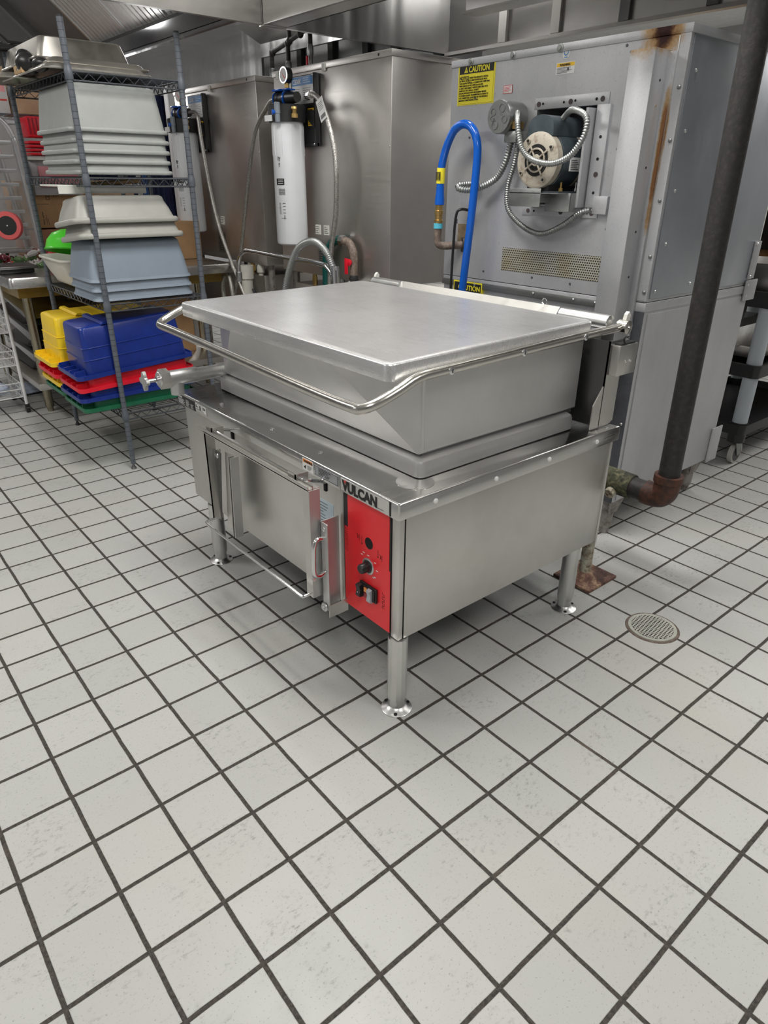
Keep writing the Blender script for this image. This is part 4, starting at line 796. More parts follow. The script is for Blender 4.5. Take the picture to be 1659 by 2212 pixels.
mb = MB(); mb.box(1.14, 2.34, -1.6, 2.475, 2.75, 2.78, S_HOOD); mb.box(1.66, 1.70, -1.6, 1.70, 1.985, 2.75, S_HOOD, .002); mb.box(1.64, 1.72, -1.6, 1.70, 1.98, 1.99, S_HOOD); mb.build('baffle_wall', HO)
HF = thing('exhaust_hood', 'farther exhaust hood with a bank of ribbed baffle filters', 'exhaust hood', (1.6, 4.6, 2.0))
mb = MB(); mb.box(2.19, 2.21, 4.24, 7.6, 1.95, 2.32, S_HOODS); mb.build('shiny_side_panel', HF)
mb = MB(); mb.box(2.19, 2.215, 2.48, 4.24, 2.135, 2.45, S_HOODS); mb.build('side_panel', HF)
mb = MB(); mb.prism([(1.92, 2.48, 2.33), (2.2, 2.48, 2.21), (2.2, 2.48, 2.225), (1.92, 2.48, 2.345)], (0, 1.76, 0), S_HOOD); mb.build('chamfer_panel', HF)
mb = MB(); mb.prism([(1.12, 2.48, 2.10), (1.45, 2.48, 2.14), (1.45, 2.48, 2.15), (1.12, 2.48, 2.11)], (0, 5.1, 0), S_DARK)
mb.prism([(1.45, 2.48, 2.13), (1.75, 2.48, 2.26), (1.75, 2.48, 2.27), (1.45, 2.48, 2.14)], (0, 5.1, 0), S_HOODS)
mb.prism([(1.75, 2.48, 2.26), (1.95, 2.48, 2.30), (2.2, 4.24, 2.32), (1.75, 4.24, 2.27)], (0, 0, .01), S_HOOD)
mb.box(1.75, 2.2, 4.24, 7.6, 2.31, 2.33, S_HOOD); mb.build('light_shelf', HF)
mb = MB(); mb.box(.93, 1.13, 2.48, 7.6, 2.045, 2.06, S_DARK); mb.box(1.12, 1.13, 2.48, 7.6, 2.045, 2.11, S_HOOD); mb.build('grease_gutter', HF)
FM = steel('filter_steel', (.72, .71, .69), .45, (20, 20, 20), .04, .0, metal=.5)
A0 = Vector((1.0, 0, 2.06)); A1 = Vector((.40, 0, 2.60)); dr = (A1 - A0)
nrm = Vector((-dr.z, 0, dr.x)).normalized()
for y0_, y1_ in ((3.60, 4.10), (3.09, 3.59), (2.58, 3.08)):
    mb = MB(); pq = [A0 + Vector((0, y0_, 0)), A0 + Vector((0, y1_, 0)), A1 + Vector((0, y1_, 0)), A1 + Vector((0, y0_, 0))]
    mb.prism(pq, tuple(-nrm * .01), S_DARK)
    for k in range(9):
        ya_ = y0_ + .025 + k * .051
        mb.prism([A0 + Vector((0, ya_, 0)), A0 + Vector((0, ya_ + .036, 0)), A1 + Vector((0, ya_ + .036, 0)), A1 + Vector((0, ya_, 0))], tuple(nrm * .014), FM)
    for a, b_ in ((y0_, y0_ + .015), (y1_ - .015, y1_)):
        mb.prism([A0 + Vector((0, a, 0)), A0 + Vector((0, b_, 0)), A1 + Vector((0, b_, 0)), A1 + Vector((0, a, 0))], tuple(nrm * .02), FM)
    mb.prism([A0 + Vector((0, y0_, 0)), A0 + Vector((0, y1_, 0)), A0 + dr * .04 + Vector((0, y1_, 0)), A0 + dr * .04 + Vector((0, y0_, 0))], tuple(nrm * .02), FM)
    mb.build('baffle_filter', HF)
mb = MB(); GM = plain('dull_grey_panel', (.16, .155, .15), .5, .3)
mb.prism([(1.0, 4.12, 2.05), (1.0, 7.6, 2.05), (.38, 7.6, 2.62), (.38, 4.12, 2.62)], (0, 0, .01), GM); mb.box(.30, .38, 2.48, 7.6, 2.5, 2.8, GM); mb.prism([(.93, 4.75, 2.115), (.93, 4.80, 2.115), (.4, 4.80, 2.60), (.4, 4.75, 2.60)], (-.03, 0, -.03), S_DARK); mb.build('blank_panel', HF)
mb = MB(); mb.prism([(1.05, 4.106, 2.045), (1.05, 4.13, 2.045), (.38, 4.13, 2.64), (.38, 4.106, 2.64)], (-.02, 0, -.03), S_HOOD); mb.build('filter_end_rail', HF)
mb = MB(); mb.box(2.6, 2.64, 2.48, 5.0, 1.2, 2.6, S_DARK);  # dark ribbed sheet, added to stand for the darkness of the far kitchen
for y in (2.8, 3.2, 3.5, 3.9, 4.3): mb.box(2.57, 2.6, y, y + .06, 1.2, 2.6, BLACKM)
mb.build('far_kitchen_dark', HF)
mb = MB(); mb.sphere((1.95, 3.62, 2.25), .055, emit('lamp_glass', (1, .97, .9), 6), 20, (1, 1, .75)); mb.build('lamp', HF)
PM = thing('pipe_manifold', 'dark pipe manifold with three drops above the nearer cabinet', 'pipes', (1.9, 3.4, 1.9))
mb = MB(); px_ = 1.9
mb.tube([(px_, 3.63, 1.90), (px_, 3.63, 2.06), (px_, 3.61, 2.075), (px_, 3.45, 2.105), (px_, 3.22, 2.15), (px_, 3.20, 2.14), (px_, 3.20, 2.05)], .014, IRON, 10, smooth=3)
mb.cyl((px_, 3.42, 2.11), (px_, 3.42, 2.34), .014, IRON, 10); mb.cyl((px_, 3.44, 2.11), (px_, 3.44, 1.95), .014, IRON, 10)
for y, z in ((3.42, 2.11), (3.44, 2.1), (3.30, 2.13), (3.62, 2.07), (3.20, 2.14)): mb.sphere((px_, y, z), .021, IRON, 10)
mb.build('black_pipe', PM)
for y, z in ((3.63, 1.97), (3.44, 1.99), (3.20, 2.05)):
    mb = MB(); mb.lathe((px_, y, z + .02), (0, 0, -1), [(0, .015), (.01, .019), (.05, .019), (.06, .014), (.1, .012)], GALV, 10); vv = mb.build('valve', PM)
    mb = MB(); mb.box(px_ - .03, px_ - .02, y - .008, y + .008, z - .10, z - .04, REDB, .003); mb.build('red_handle', vv)
# ================================================================== SHELVING
SU = thing('wire_shelving_unit', 'grey epoxy wire shelving unit stacked with plastic tubs and coloured bins', 'shelving unit', (.527, 3.03, 0))
sx0, sx1, sy0, sy1 = .283, .770, 2.582, 3.475
for x in (sx0, sx1):
    for y in (sy0, sy1):
        mb = MB(); mb.cyl((x, y, .03), (x, y, 1.925), .0127, RPOST, 18); mb.cyl((x, y, 1.925), (x, y, 1.932), .012, BLACKM, 14); p_ = mb.build('post', SU)
        mb = MB(); mb.lathe((x, y, 0), (0, 0, 1), [(0, .013), (.004, .014), (.02, .006), (.035, .006)], S_DARK if x < .5 and y < 3 else BLACKM, 12); mb.build('leveling_foot', p_)
        for z in (1.745, 1.353, .822, .295):
            mb = MB(); mb.lathe((x, y, z - .032), (0, 0, 1), [(0, .0155), (.004, .017), (.034, .0165), (.038, .015), (.05, .014)], POST, 16); mb.build('collar', p_)
def wshelf(z):
    mb = MB(); x0, x1, y0, y1 = sx0, sx1, sy0, sy1; W = SHELFW
    for zz, r in ((z, .0035), (z - .032, .0035)):
        for a, b_ in (((x0, y0), (x1, y0)), ((x0, y1), (x1, y1)), ((x0, y0), (x0, y1)), ((x1, y0), (x1, y1))):
            mb.cyl((*a, zz), (*b_, zz), r, W, 8)
    for (ax, ay, bx_, by_) in ((x0, y0, x1, y0), (x0, y1, x1, y1), (x0, y0, x0, y1), (x1, y0, x1, y1)):
        L_ = math.hypot(bx_ - ax, by_ - ay); n = int(L_ / .026)
        pts = [(ax + (bx_ - ax) * k / n, ay + (by_ - ay) * k / n, z - .003 if k % 2 else z - .029) for k in range(n + 1)]
        mb.tube(pts, .0022, W, 6)
    n = 34
    for k in range(1, n):
        y = y0 + (y1 - y0) * k / n; mb.cyl((x0, y, z + .0045), (x1, y, z + .0045), .0019, W, 6)
    for k in (1, 2): 
        x = x0 + (x1 - x0) * k / 3; mb.cyl((x, y0, z - .001), (x, y1, z - .001), .003, W, 6)
    return mb.build('wire_shelf', SU)
for z in (1.745, 1.353, .822, .295): wshelf(z)
# ---- tubs
def tub(x0, x1, y0, y1, zr, h, m, name, inset=.045, rim=.010, r=.05, tilt=None, up=False, ribs=True, t=.003, handles=True, roll=True):
    s = 1 if not up else -1          # inverted tubs have the rim below
    def sec(k, d=0): return (x0 + d, x1 - d, y0 + d, y1 - d, zr + s * k, max(.006, r - d * .4))
    mb = MB(); R = rim
    secs = []
    if roll: secs += [sec(-R * .9, R * .55), sec(-R, R * .25), sec(-R * .6, 0), sec(R * .2, -.0), sec(R * .7, R * .35), sec(R * .75, R * .9)]
    else: secs += [sec(-R, .002), sec(-R, 0), sec(R, .004), sec(R, .012)]
    i0 = R * 1.1
    secs += [sec(R * .6, i0), sec(h * .5, i0 + inset * .5), sec(h - .025, i0 + inset * .93), sec(h - .008, i0 + inset + .002), sec(h - .001, i0 + inset + .012), sec(h, i0 + inset + .03)]
    mb.loft(secs, m, n=5, capa=False, mtx=tilt)
    secs2 = [sec(-R * .9, R * .55), sec(R * .6, i0 + t), sec(h - .03, i0 + inset + t), sec(h - .006, i0 + inset + .02), sec(h - .0035, i0 + inset + .035)]
    mb.loft(secs2, m, n=5, capa=False, mtx=tilt)
    o = mb.build(name, ang=50); return o
mbg = 'grey bus tubs stacked on the second shelf'
names = ['lowest', 'second from bottom', 'middle', 'second from top']
for k, z in enumerate((1.378, 1.419, 1.460, 1.501)):
    j_ = (random.uniform(-.005, .005), random.uniform(-.004, .004))
    tag(tub(.262 + j_[0], .70 + j_[0], 2.59 + j_[1], 3.13 + j_[1], z, .165, GREYT, 'bus_tub', inset=.022), 'grey upturned bus tub, %s in the stack of five' % names[k], 'bus tub', mbg)
tag(tub(.258, .70, 2.59, 3.13, 1.542, .172, GREYT, 'bus_tub', inset=.022), 'grey upturned bus tub with bare top, uppermost in the stack of five', 'bus tub', mbg)
def rmat(c, a, ax): c = Vector(c); return Matrix.Translation(c) @ Matrix.Rotation(math.radians(a), 4, ax) @ Matrix.Translation(-c)
BT2 = 'bent warm grey tubs'
tm = rmat((.42, 2.6, 1.11), -6, 'X')
tag(tub(.22, .715, 2.575, 2.93, 1.120, .10, GREYT2, 'bus_tub', tilt=tm, rim=.014, inset=.028), 'warm grey upturned tub resting directly on the blue-grey tubs', 'bus tub', BT2)
tag(tub(.205, .70, 2.575, 2.93, 1.185, .105, GREYT2, 'bus_tub', tilt=tm, rim=.014, inset=.032), 'warm grey upturned tub on top of its pair, wooden board above it', 'bus tub', BT2)
BT3 = 'blue-grey tubs on the third shelf'
for k, (z, nm) in enumerate(((.842, 'lowest of three blue-grey upturned tubs, touching the wire shelf'), (.884, 'middle one of three blue-grey upturned tubs'), (.926, 'uppermost blue-grey upturned tub with smooth tall side'))):
    tag(tub(.242 - .004 * k, .735, 2.59, 2.96, z, .172, BLUEG, 'bus_tub', rim=.006, roll=False, inset=.03, r=.045), nm, 'bus tub', BT3)
# handles: vertical ribs of the blue-grey tubs read as part of the tub; separate ribs
# colour bins
def bin_(x0, x1, y0, y1, zr, m, label, tall, tilt=None, grp='coloured bins on the bottom shelf'):
    h = .225
    mb = MB(); n = 5
    A_ = lambda d, z, r=.03: (x0 + d, x1 - d, y0 + d, y1 - d, zr + z, r)
    B_ = lambda d, z, r=.025: (x0 + .055 + d, x1 - .03 - d, y0 + .018 + d, y1 - .018 - d, zr + z, r)
    secs = [A_(.004, -.008), A_(0, -.008), A_(0, .012), A_(.004, .012), A_(.008, .004)]
    if tall: secs += [B_(0, .004), B_(.003, .072), B_(.0, .074), B_(.005, .076), B_(.008, .128), B_(.005, .130), B_(.010, .132), B_(.016, h - .012), B_(.02, h - .004), B_(.03, h)]
    else: secs += [B_(0, .004), B_(.002, .05), B_(.02, .06)]
    mb.loft(secs, m, mtx=tilt, n=n)
    for k in range(4):
        yy = y0 + .05 + k * (y1 - y0 - .1) / 3
        mb.box(x0 + .004, x0 + .055, yy - .003, yy + .003, zr + .0, zr + (.022 if k % 3 else .03), m, mtx=tilt)
    o = mb.build('storage_bin', ang=40)
    if tall:
        o = tag(o, label, 'storage bin', grp); 
        g = MB(); g.prism([(x0 + .175, y0 + .03, zr + h + .002), (x0 + .185, y0 + .03, zr + h + .012), (x0 + .205, y0 + .03, zr + h + .012), (x0 + .215, y0 + .03, zr + h + .002)], (0, y1 - y0 - .06, 0), m)
        if tilt is not None:
            for v_ in g.bm.verts: v_.co = tilt @ v_.co
        g.build('top_ridge', o)
        return o
    return tag(o, label, 'storage bin', grp)
by0, by1 = 2.59, 2.93
bin_(.10, .69, by0, by1, .335, GRNB, 'green bin under the near blue stack, lowest of it', False)
bin_(.09, .69, by0, by1, .385, BLUE, 'flat-looking blue bin rim between green and red in the near stack', False, rmat((.1, 0, .385), -1, 'Y'))
bin_(.095, .69, by0 + .004, by1, .432, REDB, 'red bin rim below the tall blue bin', False, rmat((.1, 0, .43), -3.2, 'Y'))
bin_(.095, .69, by0, by1, .492, BLUE, 'tall upturned dark blue bin in front on the bottom shelf', True, rmat((.1, 0, .49), -4.2, 'Y'))
yy0, yy1 = 2.975, 3.315
bin_(.115, .70, yy0, yy1, .330, GRNB, 'green bin under the yellow stack, lowest of it', False)
bin_(.105, .70, yy0, yy1, .378, YELB, 'flat-looking yellow bin rim between green and red', False)
bin_(.095, .70, yy0, yy1, .425, REDB, 'red bin rim below the tall yellow bin', False)
bin_(.085, .69, yy0, yy1, .487, YELB, 'tall upturned yellow bin behind the blue bin', True, rmat((.1, 0, .49), -1.5, 'Y'))
# white tub with a green bowl
WT = tub(.235, .66, 3.01, 3.44, .975, .13, MILK, 'food_tub', up=True, rim=.008, inset=.05, r=.05); tag(WT, 'milky white food tub holding a lime green bowl', 'food tub')
mb = MB(); mb.loft([(.33, .57, 3.10, 3.35, .86, .04), (.32, .58, 3.10, 3.36, .93, .04), (.35, .55, 3.16, 3.3, .95, .04)], plain('pinkish_contents', (.65, .42, .36), .7, var=.3)); tag(mb.build('food_bag'), 'pinkish bagged food inside the milky tub', 'food bag')
GBm = Matrix.Translation((.37, 3.24, 1.0)) @ Matrix.Rotation(math.radians(10), 4, 'Y') @ Matrix.Rotation(math.radians(-8), 4, 'X')
mb = MB(); prof = [(0.0, .135), (.006, .14), (.01, .134), (.05, .125), (.085, .10), (.105, .06), (.112, .03)]
mb.bridge([[mb.bm.verts.new(GBm @ Vector((rr * math.cos(2 * math.pi * i / 32), rr * math.sin(2 * math.pi * i / 32), d))) for i in range(32)] for d, rr in prof], LIME, capa=False)
mb.bridge([[mb.bm.verts.new(GBm @ Vector((rr * math.cos(2 * math.pi * i / 32), rr * math.sin(2 * math.pi * i / 32), d))) for i in range(32)] for d, rr in [(0, .135), (.05, .12), (.08, .095), (.1, .055), (.107, .03)]], LIME, capa=False)
tag(mb.build('bowl', ang=60), 'lime green plastic bowl upside down on the milky tub', 'bowl')
# board, cloth and tub lid on the warm grey tubs
bmx = rmat((.45, 2.8, 1.31), 3, 'Y')
mb = MB(); mb.box(.20, .60, 2.72, 2.99, 1.318, 1.325, CREAM, .002); mb.box(.2, .6, 2.72, 2.724, 1.29, 1.32, CREAM); tag(mb.build('tub_lid'), 'flat off-white lid lying on the warm grey tubs', 'lid')
mb = MB(); mb.box(.37, .60, 2.76, 2.92, 1.327, 1.343, WOOD, .004, mtx=rmat((.5, 2.8, 1.3), -5, 'Y')); tag(mb.build('wooden_board'), 'worn tan wooden board on the off-white lid', 'board')
# things on the top shelf
def sheetpan(x0, x1, y0, y1, z, h, label, m, tilt=None, inv=True):
    mb = MB(); s = 1 if inv else -1
    q = lambda d, k, r: (x0 + d, x1 - d, y0 + d, y1 - d, z + s * k, r)
    mb.loft([q(.003, -.004, .03), q(0, 0, .03), q(.003, .004, .03), q(.010, .004, .03), q(.013, 0, .03), q(.02 + h * .2, h - .005, .03), q(.03 + h * .2, h, .025)], m, mtx=tilt, n=4, capa=False)
    mb.loft([q(.003, -.004, .03), q(.015, 0, .03), q(.024 + h * .2, h - .007, .03), q(.034 + h * .2, h - .002, .025)], m, mtx=tilt, n=4, capa=False)
    return tag(mb.build('roasting_pan' if h > .05 else 'sheet_pan', ang=45), label, 'pan', 'pans on the top shelf')
ALU = steel('aluminium_pan', (.66, .63, .58), .4, (10, 10, 10), .1, .03)
tp0 = rmat((.5, 3, 1.76), 0, 'Y')
sheetpan(.20, .66, 2.62, 3.30, 1.758, .022, 'flat sheet pan directly on the top shelf, lowest of the pans', ALU)
sheetpan(.24, .68, 2.68, 3.36, 1.786, .022, 'sheet pan between the lowest pan and the deep one', ALU)
sheetpan(.23, .66, 2.80, 3.40, 1.812, .085, 'deep upturned roasting pan on top of the shelf pans', ALU)
sheetpan(.14, .34, 3.10, 3.45, 1.762, .02, 'bright pan corner sticking out past the top shelf front', ALU)
mb = MB(); mb.sphere((.24, 2.96, 1.80), .055, BLACK, 14, (.9, 1.3, .8)); mb.sphere((.25, 2.82, 1.785), .04, BLACK, 12, (.8, 1.9, .7)); mb.sphere((.24, 3.0, 1.825), .035, BLACK, 10, (1, 1.2, 1)); bb = tag(mb.build('black_bag'), 'glossy black plastic bag lump on the top shelf front edge', 'bag')
mb = MB(); mb.box(.20, .215, 2.93, 3.05, 1.762, 1.795, WOOD, .004); mb.lathe((.2, 2.99, 1.778), (-1, 0, 0), [(0, .006), (.003, .005)], CHROME, 10); tag(mb.build('scraper'), 'riveted wooden scraper lying by the black bag on the top shelf', 'handle')
mb = MB()
for k in range(11): mb.cyl((.22 + k * .05, 3.42, 1.935), (.22 + k * .05, 3.80, 1.955), .003, BLACKM, 6)
for y, z in ((3.42, 1.935), (3.80, 1.955), (3.6, 1.945)): mb.tube([(.18, y, z), (.24, y, z + .004), (.27, y, z + .03), (.3, y, z + .004), (.72, y, z)], .006, BLACKM, 6)
mb.cyl((.2, 3.42, 1.91), (.74, 3.42, 1.91), .008, BLACKM, 8); mb.cyl((.26, 3.44, 1.76), (.26, 3.44, 1.93), .006, BLACKM, 8); mb.cyl((.7, 3.44, 1.76), (.7, 3.44, 1.93), .006, BLACKM, 8); mb.box(.2, .74, 3.43, 3.46, 1.9, 1.93, BLACKM)
tag(mb.build('oven_rack'), 'black wire rack behind the pans on the top shelf', 'rack')
# ================================================================== LEFT BACKGROUND
PT = thing('prep_table', 'stainless prep table with rolled front edge behind the shelving', 'table', (.8, 4.2, 0))
mb = MB(); mb.loft([(.08, 1.45, 3.50, 5.1, .805, .03), (.08, 1.45, 3.50, 5.1, .852, .03), (.085, 1.445, 3.505, 5.095, .86, .025)], S_X, n=4); mb.build('tabletop', PT)
mb = MB(); mb.box(.14, 1.4, 3.6, 5.0, .74, .805, plain('brass_brown_underframe', (.3, .2, .05), .4, .4, .2)); mb.build('underframe', PT)
for x, y in ((.24, 3.87), (.24, 4.9), (1.35, 3.87), (1.35, 4.9), (.62, 4.3)):
    mb = MB(); mb.lathe((x, y, 0), (0, 0, 1), [(0, .018), (.03, .02), (.032, .026), (.07, .027), (.74, .027), (.74, .045), (.76, .045)], steel('table_leg', (.4, .36, .27), .3, (9, 9, 9), .05, 0), 18); mb.build('leg', PT)
mb = MB(); mb.box(.15, 1.4, 3.62, 5.0, .20, .24, S_CAB, .004); mb.build('undershelf', PT)
for k, (z, a) in enumerate(((.24, 0), (.30, 4), (.37, -3), (.45, 6), (.53, 2), (.60, 8))):
    mm = rmat((.45, 4.35, z), a, 'X'); c_ = Vector((.45, 4.35, z))
    mb = MB(); mb.loft([(.24 + .02 * (k % 2), .75, 4.0, 4.7, z, .06), (.22 + .02 * (k % 2), .77, 3.98, 4.72, z + .012, .06), (.25, .74, 4.02, 4.68, z + .03, .06), (.3, .7, 4.07, 4.62, z + .055, .05), (.36, .64, 4.14, 4.55, z + .062, .04)], CHROME if k % 2 else BLACK, mtx=mm, n=5)
    tag(mb.build('chafing_lid', ang=50), 'shiny serving dish lid in the pile under the prep table, %s' % ('lowest', 'second up', 'third up', 'fourth up', 'fifth up', 'topmost')[k], 'lid', 'serving dish lids under the table')
mb = MB(); mb.box(.9, 1.3, 3.9, 4.4, .24, .62, CARD, .004); tag(mb.build('cardboard_box'), 'brown box on the prep table undershelf', 'box')
# sweets on the table
SW = []
cols = [PINKW, plain('wrapper_white', (.75, .72, .7), .25), plain('wrapper_red', (.6, .05, .06), .25), plain('wrapper_green', (.12, .22, .08), .3), plain('wrapper_wine', (.22, .04, .06), .2)]
for k in range(46):
    x = random.uniform(.16, .72); y = random.uniform(3.95, 4.45) ; z = .875 + random.choice((0, .028, .055))
    mb = MB(); m = random.choice(cols); a = random.uniform(0, 3.14); d = Vector((math.cos(a), math.sin(a), random.uniform(-.3, .3))) * random.uniform(.03, .05); c = Vector((x, y, z))
    mb.lathe(c - d, d, [(0, .014), (.012, .005), (.02, .014), (d.length, .02), (2 * d.length - .02, .014), (2 * d.length - .012, .005), (2 * d.length, .014)], m, 8)
    tag(mb.build('wrapped_sweet'), 'small twist-wrapped sweet in the heap on the prep table', 'sweet', 'wrapped sweets on the prep table')
SC = thing('black_scale', 'flat black appliance at the table edge beside the sweets', 'scale', (.03, 4.0, .86))
mb = MB(); mb.box(.0 + .09, .30, 3.70, 3.93, .885, .90, S_DARK, .003); mb.build('platform', SC)
mb = MB(); mb.box(.1, .28, 3.72, 3.91, .862, .885, BLACK, .004); mb.box(.1, .14, 3.92, 3.98, .862, 1.06, BLACK, .006); mb.build('housing', SC)
TR = thing('tape_roll', 'round red ring with black centre standing on the prep table', 'tape roll', (.30, 4.05, 1.03))
c = Vector((.24, 3.96, 1.10)); ax = Vector((-.55, -.83, .1))
mb = MB(); mb.lathe(c, -ax, [(0, .075), (.004, .078), (.03, .078), (.033, .075)], plain('tape_red', (.75, .12, .12), .4), 32); mb.build('red_ring', TR)
mb = MB(); mb.lathe(c + ax.normalized() * .001, -ax, [(0, .052), (.003, .053)], BLACK, 28); mb.lathe(c + ax.normalized() * .0015, -ax, [(0, .004), (.001, .004)], WHITE, 8); mb.build('black_centre', TR)
# sheet pan rack with film cover
SR = thing('sheet_pan_rack', 'aluminium sheet pan rack under a clear plastic cover at the left edge', 'rack', (.2, 4.2, .86))
RK = steel('rack_aluminium', (.75, .76, .78), .35, (9, 9, 9), .05, 0)
mb = MB(); mb.tube([(-.35, 4.22, 1.69), (.26, 4.22, 1.69), (.34, 4.22, 1.68), (.40, 4.22, 1.64), (.43, 4.22, 1.57), (.44, 4.22, 1.5), (.475, 4.22, .86)], .017, RK, 14, smooth=5); mb.tube([(-.35, 4.55, 1.69), (.32, 4.55, 1.69), (.4, 4.55, 1.6), (.475, 4.55, .86)], .017, RK, 12, smooth=5); mb.build('frame', SR)
mb = MB(); PN = steel('pan_metal', (.5, .46, .42), .35, (9, 9, 9), .1, 0)
for k in range(9):
    z = .93 + k * .075; mb.box(-.35, .40, 4.2, 4.55, z, z + .006, PN, .001); mb.box(-.35, .41, 4.195, 4.205, z, z + .02, RK, .001)
mb.build('tray_slides', SR)
mb = MB(); n = 22; rows = []
for zi in range(9):
    z = .95 + zi * .09; rows.append([mb.bm.verts.new((-.35 + .8 * i / n, 4.17 + .012 * math.sin(i * 1.9 + zi * .7) + .01 * math.sin(i * .7 + zi * 2), z)) for i in range(n + 1)])
F = []
for a, b_ in zip(rows, rows[1:]):
    for i in range(n): F.append(mb.bm.faces.new((a[i], a[i + 1], b_[i + 1], b_[i])))
mb.fin(F, PLASTIC); mb.build('plastic_cover', SR, 80)
# storage behind the table: wall shelf with boxes
WS = thing('wire_shelf_rack', 'dark wire shelf behind the prep table holding boxes', 'shelf', (.9, 4.8, .86))
mb = MB()
for z in (1.715,):
    for zz in (z, z - .03): mb.cyl((-.4, 4.6, zz), (1.4, 4.6, zz), .004, SHELFW if z > 2 else steel('blue_zinc_wire', (.3, .36, .45), .3, (9, 9, 9), .05, 0), 8); mb.cyl((-.4, 5.05, zz), (1.4, 5.05, zz), .004, SHELFW, 8)
    mb.tube([(-.4 + 1.8 * k / 50, 4.6, z - (.003 if k % 2 else .027)) for k in range(51)], .0025, SHELFW if z > 2 else bpy.data.materials['blue_zinc_wire'], 6)
    for k in range(60): mb.cyl((-.4 + k * .03, 4.6, z), (-.4 + k * .03, 5.05, z), .002, SHELFW, 5)
mb.build('shelf', WS)
for x, y in ((-.4, 4.6), (1.4, 4.6), (-.4, 5.05), (1.4, 5.05)): mb = MB(); mb.cyl((x, y, .86), (x, y, 1.98), .0127, POST, 12); mb.build('post', WS)
def cbox(x0, x1, y0, y1, z0, z1, m, label, txt=(), name='cardboard_box', cat='box', face=None):
    mb = MB(); mb.box(x0, x1, y0, y1, z0, z1, m, .003)
    o = tag(mb.build(name), label, cat)
    if txt:
        mb = MB()
        for kind, a in txt:
            if kind == 'b': mb.box(a[0], a[1], y0 - .0008, y0 - .0001, a[2], a[3], a[4])
            else:
                s_, xx, zz, sz, ro = a
                mt = Matrix.Translation((xx, y0 - .0008, zz)) @ Matrix.Rotation(math.radians(90), 4, 'X') @ Matrix.Rotation(math.radians(ro), 4, 'Z')
                mb.text(s_, INK, sz, mt, off=.0004)
        mb.build('box_print', o)
    return o
cbox(.60, .98, 4.62, 5.0, 1.722, 2.0, CARD2, 'tan carton with faint print on the high shelf behind', [('b', (.80, .9, 1.86, 1.863, CARD)), ('b', (.8, .9, 1.84, 1.842, CARD))])
cbox(.30, .56, 4.65, 5.0, 1.722, 1.90, WHITE, 'white and pink box on the high shelf at the left edge', [('b', (.31, .55, 1.84, 1.89, PINKW)), ('b', (.31, .55, 1.79, 1.80, REDI)), ('b', (.33, .45, 1.75, 1.765, GREYP))], 'printed_box')
GB = cbox(.40, 1.4, 5.4, 5.5, .0, 1.70, plain('grey_board', (.38, .37, .37), .6), 'grey backboard standing behind the prep table', name='backboard', cat='board')
# red baskets hanging/stacked
RB = thing('red_basket_stack', 'stack of red slotted plastic baskets behind the grey tubs', 'baskets', (.66, 4.5, 1.45))
mb = MB(); mb.box(.585, .80, 4.44, 4.62, 1.585, 1.70, REDB, .01)
for k in range(9): mb.box(.594 + k * .023, .602 + k * .023, 4.436, 4.44, 1.60, 1.69, plain('deep_red', (.3, .0, .01), .5))
mb.build('basket', RB)
for k in range(4):
    mb = MB(); mb.box(.575, .83, 4.42, 4.63, 1.548 - k * .022, 1.563 - k * .022, REDB, .006); mb.build('basket_rim', RB)
mb = MB(); mb.box(.55, .9, 4.42, 4.65, 1.455, 1.470, CREAM); mb.box(.56, .86, 4.45, 4.65, 1.25, 1.455, plain('pale_grey_box', (.45, .44, .45), .6), .004); mb.box(.6, .84, 4.43, 4.45, 1.30, 1.42, plain('pink_window', (.65, .25, .28), .4), .002); tag(mb.build('display_box'), 'grey box with pink window under the red baskets', 'box')
cbox(.47, .95, 4.5, 4.9, 1.05, 1.335, CARD, 'brown carton with black print behind the green bowl', [('b', (.553, .562, 1.21, 1.32, CARD2)), ('b', (.555, .559, 1.215, 1.225, INK)), ('b', (.555, .559, 1.235, 1.245, INK)), ('b', (.555, .559, 1.255, 1.265, INK)), ('b', (.555, .559, 1.275, 1.285, INK)), ('b', (.555, .559, 1.295, 1.305, INK)), ('b', (.53, .64, 1.195, 1.1975, INK)), ('b', (.59, .594, 1.07, 1.105, INK)), ('b', (.59, .594, 1.112, 1.15, INK)), ('b', (.61, .612, 1.07, 1.13, INK)), ('b', (.62, .622, 1.07, 1.11, INK)), ('b', (.63, .633, 1.22, 1.32, INK)), ('b', (.65, .653, 1.22, 1.32, INK)), ('b', (.635, .648, 1.22, 1.223, INK)), ('b', (.635, .648, 1.24, 1.243, INK)), ('b', (.635, .648, 1.26, 1.263, INK)), ('b', (.635, .648, 1.28, 1.283, INK)), ('b', (.635, .648, 1.3, 1.303, INK)), ('b', (.68, .683, 1.24, 1.32, INK)), ('b', (.695, .698, 1.24, 1.32, INK)), ('b', (.71, .713, 1.24, 1.32, INK)), ('b', (.725, .728, 1.26, 1.32, INK))])
cbox(.96, 1.25, 4.55, 4.9, 1.10, 1.34, CARD2, 'tan carton right of the printed brown one')
cbox(.48, 1.3, 4.48, 4.9, .862, 1.04, plain('red_brown_card', (.48, .24, .14), .75), 'reddish carton lying flat below the printed brown one')
cbox(1.14, 1.42, 3.9, 4.3, .862, 1.10, CARD, 'brown carton just left of the far cabinet')
mb = MB(); mb.sphere((.75, 4.66, 1.36), .12, PLASTIC, 14, (1.7, 1, .4)); tag(mb.build('plastic_bag'), 'crumpled clear plastic bag on top of the printed brown carton', 'bag')
mb = MB()
for k in range(9): mb.tube([(1.76 + .03 * k, 5.3 + .02 * math.sin(k * 2), 0.0), (1.76 + .03 * k, 5.3 + .02 * math.sin(k * 2), 1.955)], .022, NAVY, 10)
tag(mb.build('navy_curtain'), 'dark navy cloth hanging behind the wire shelving', 'cloth')
mb = MB()
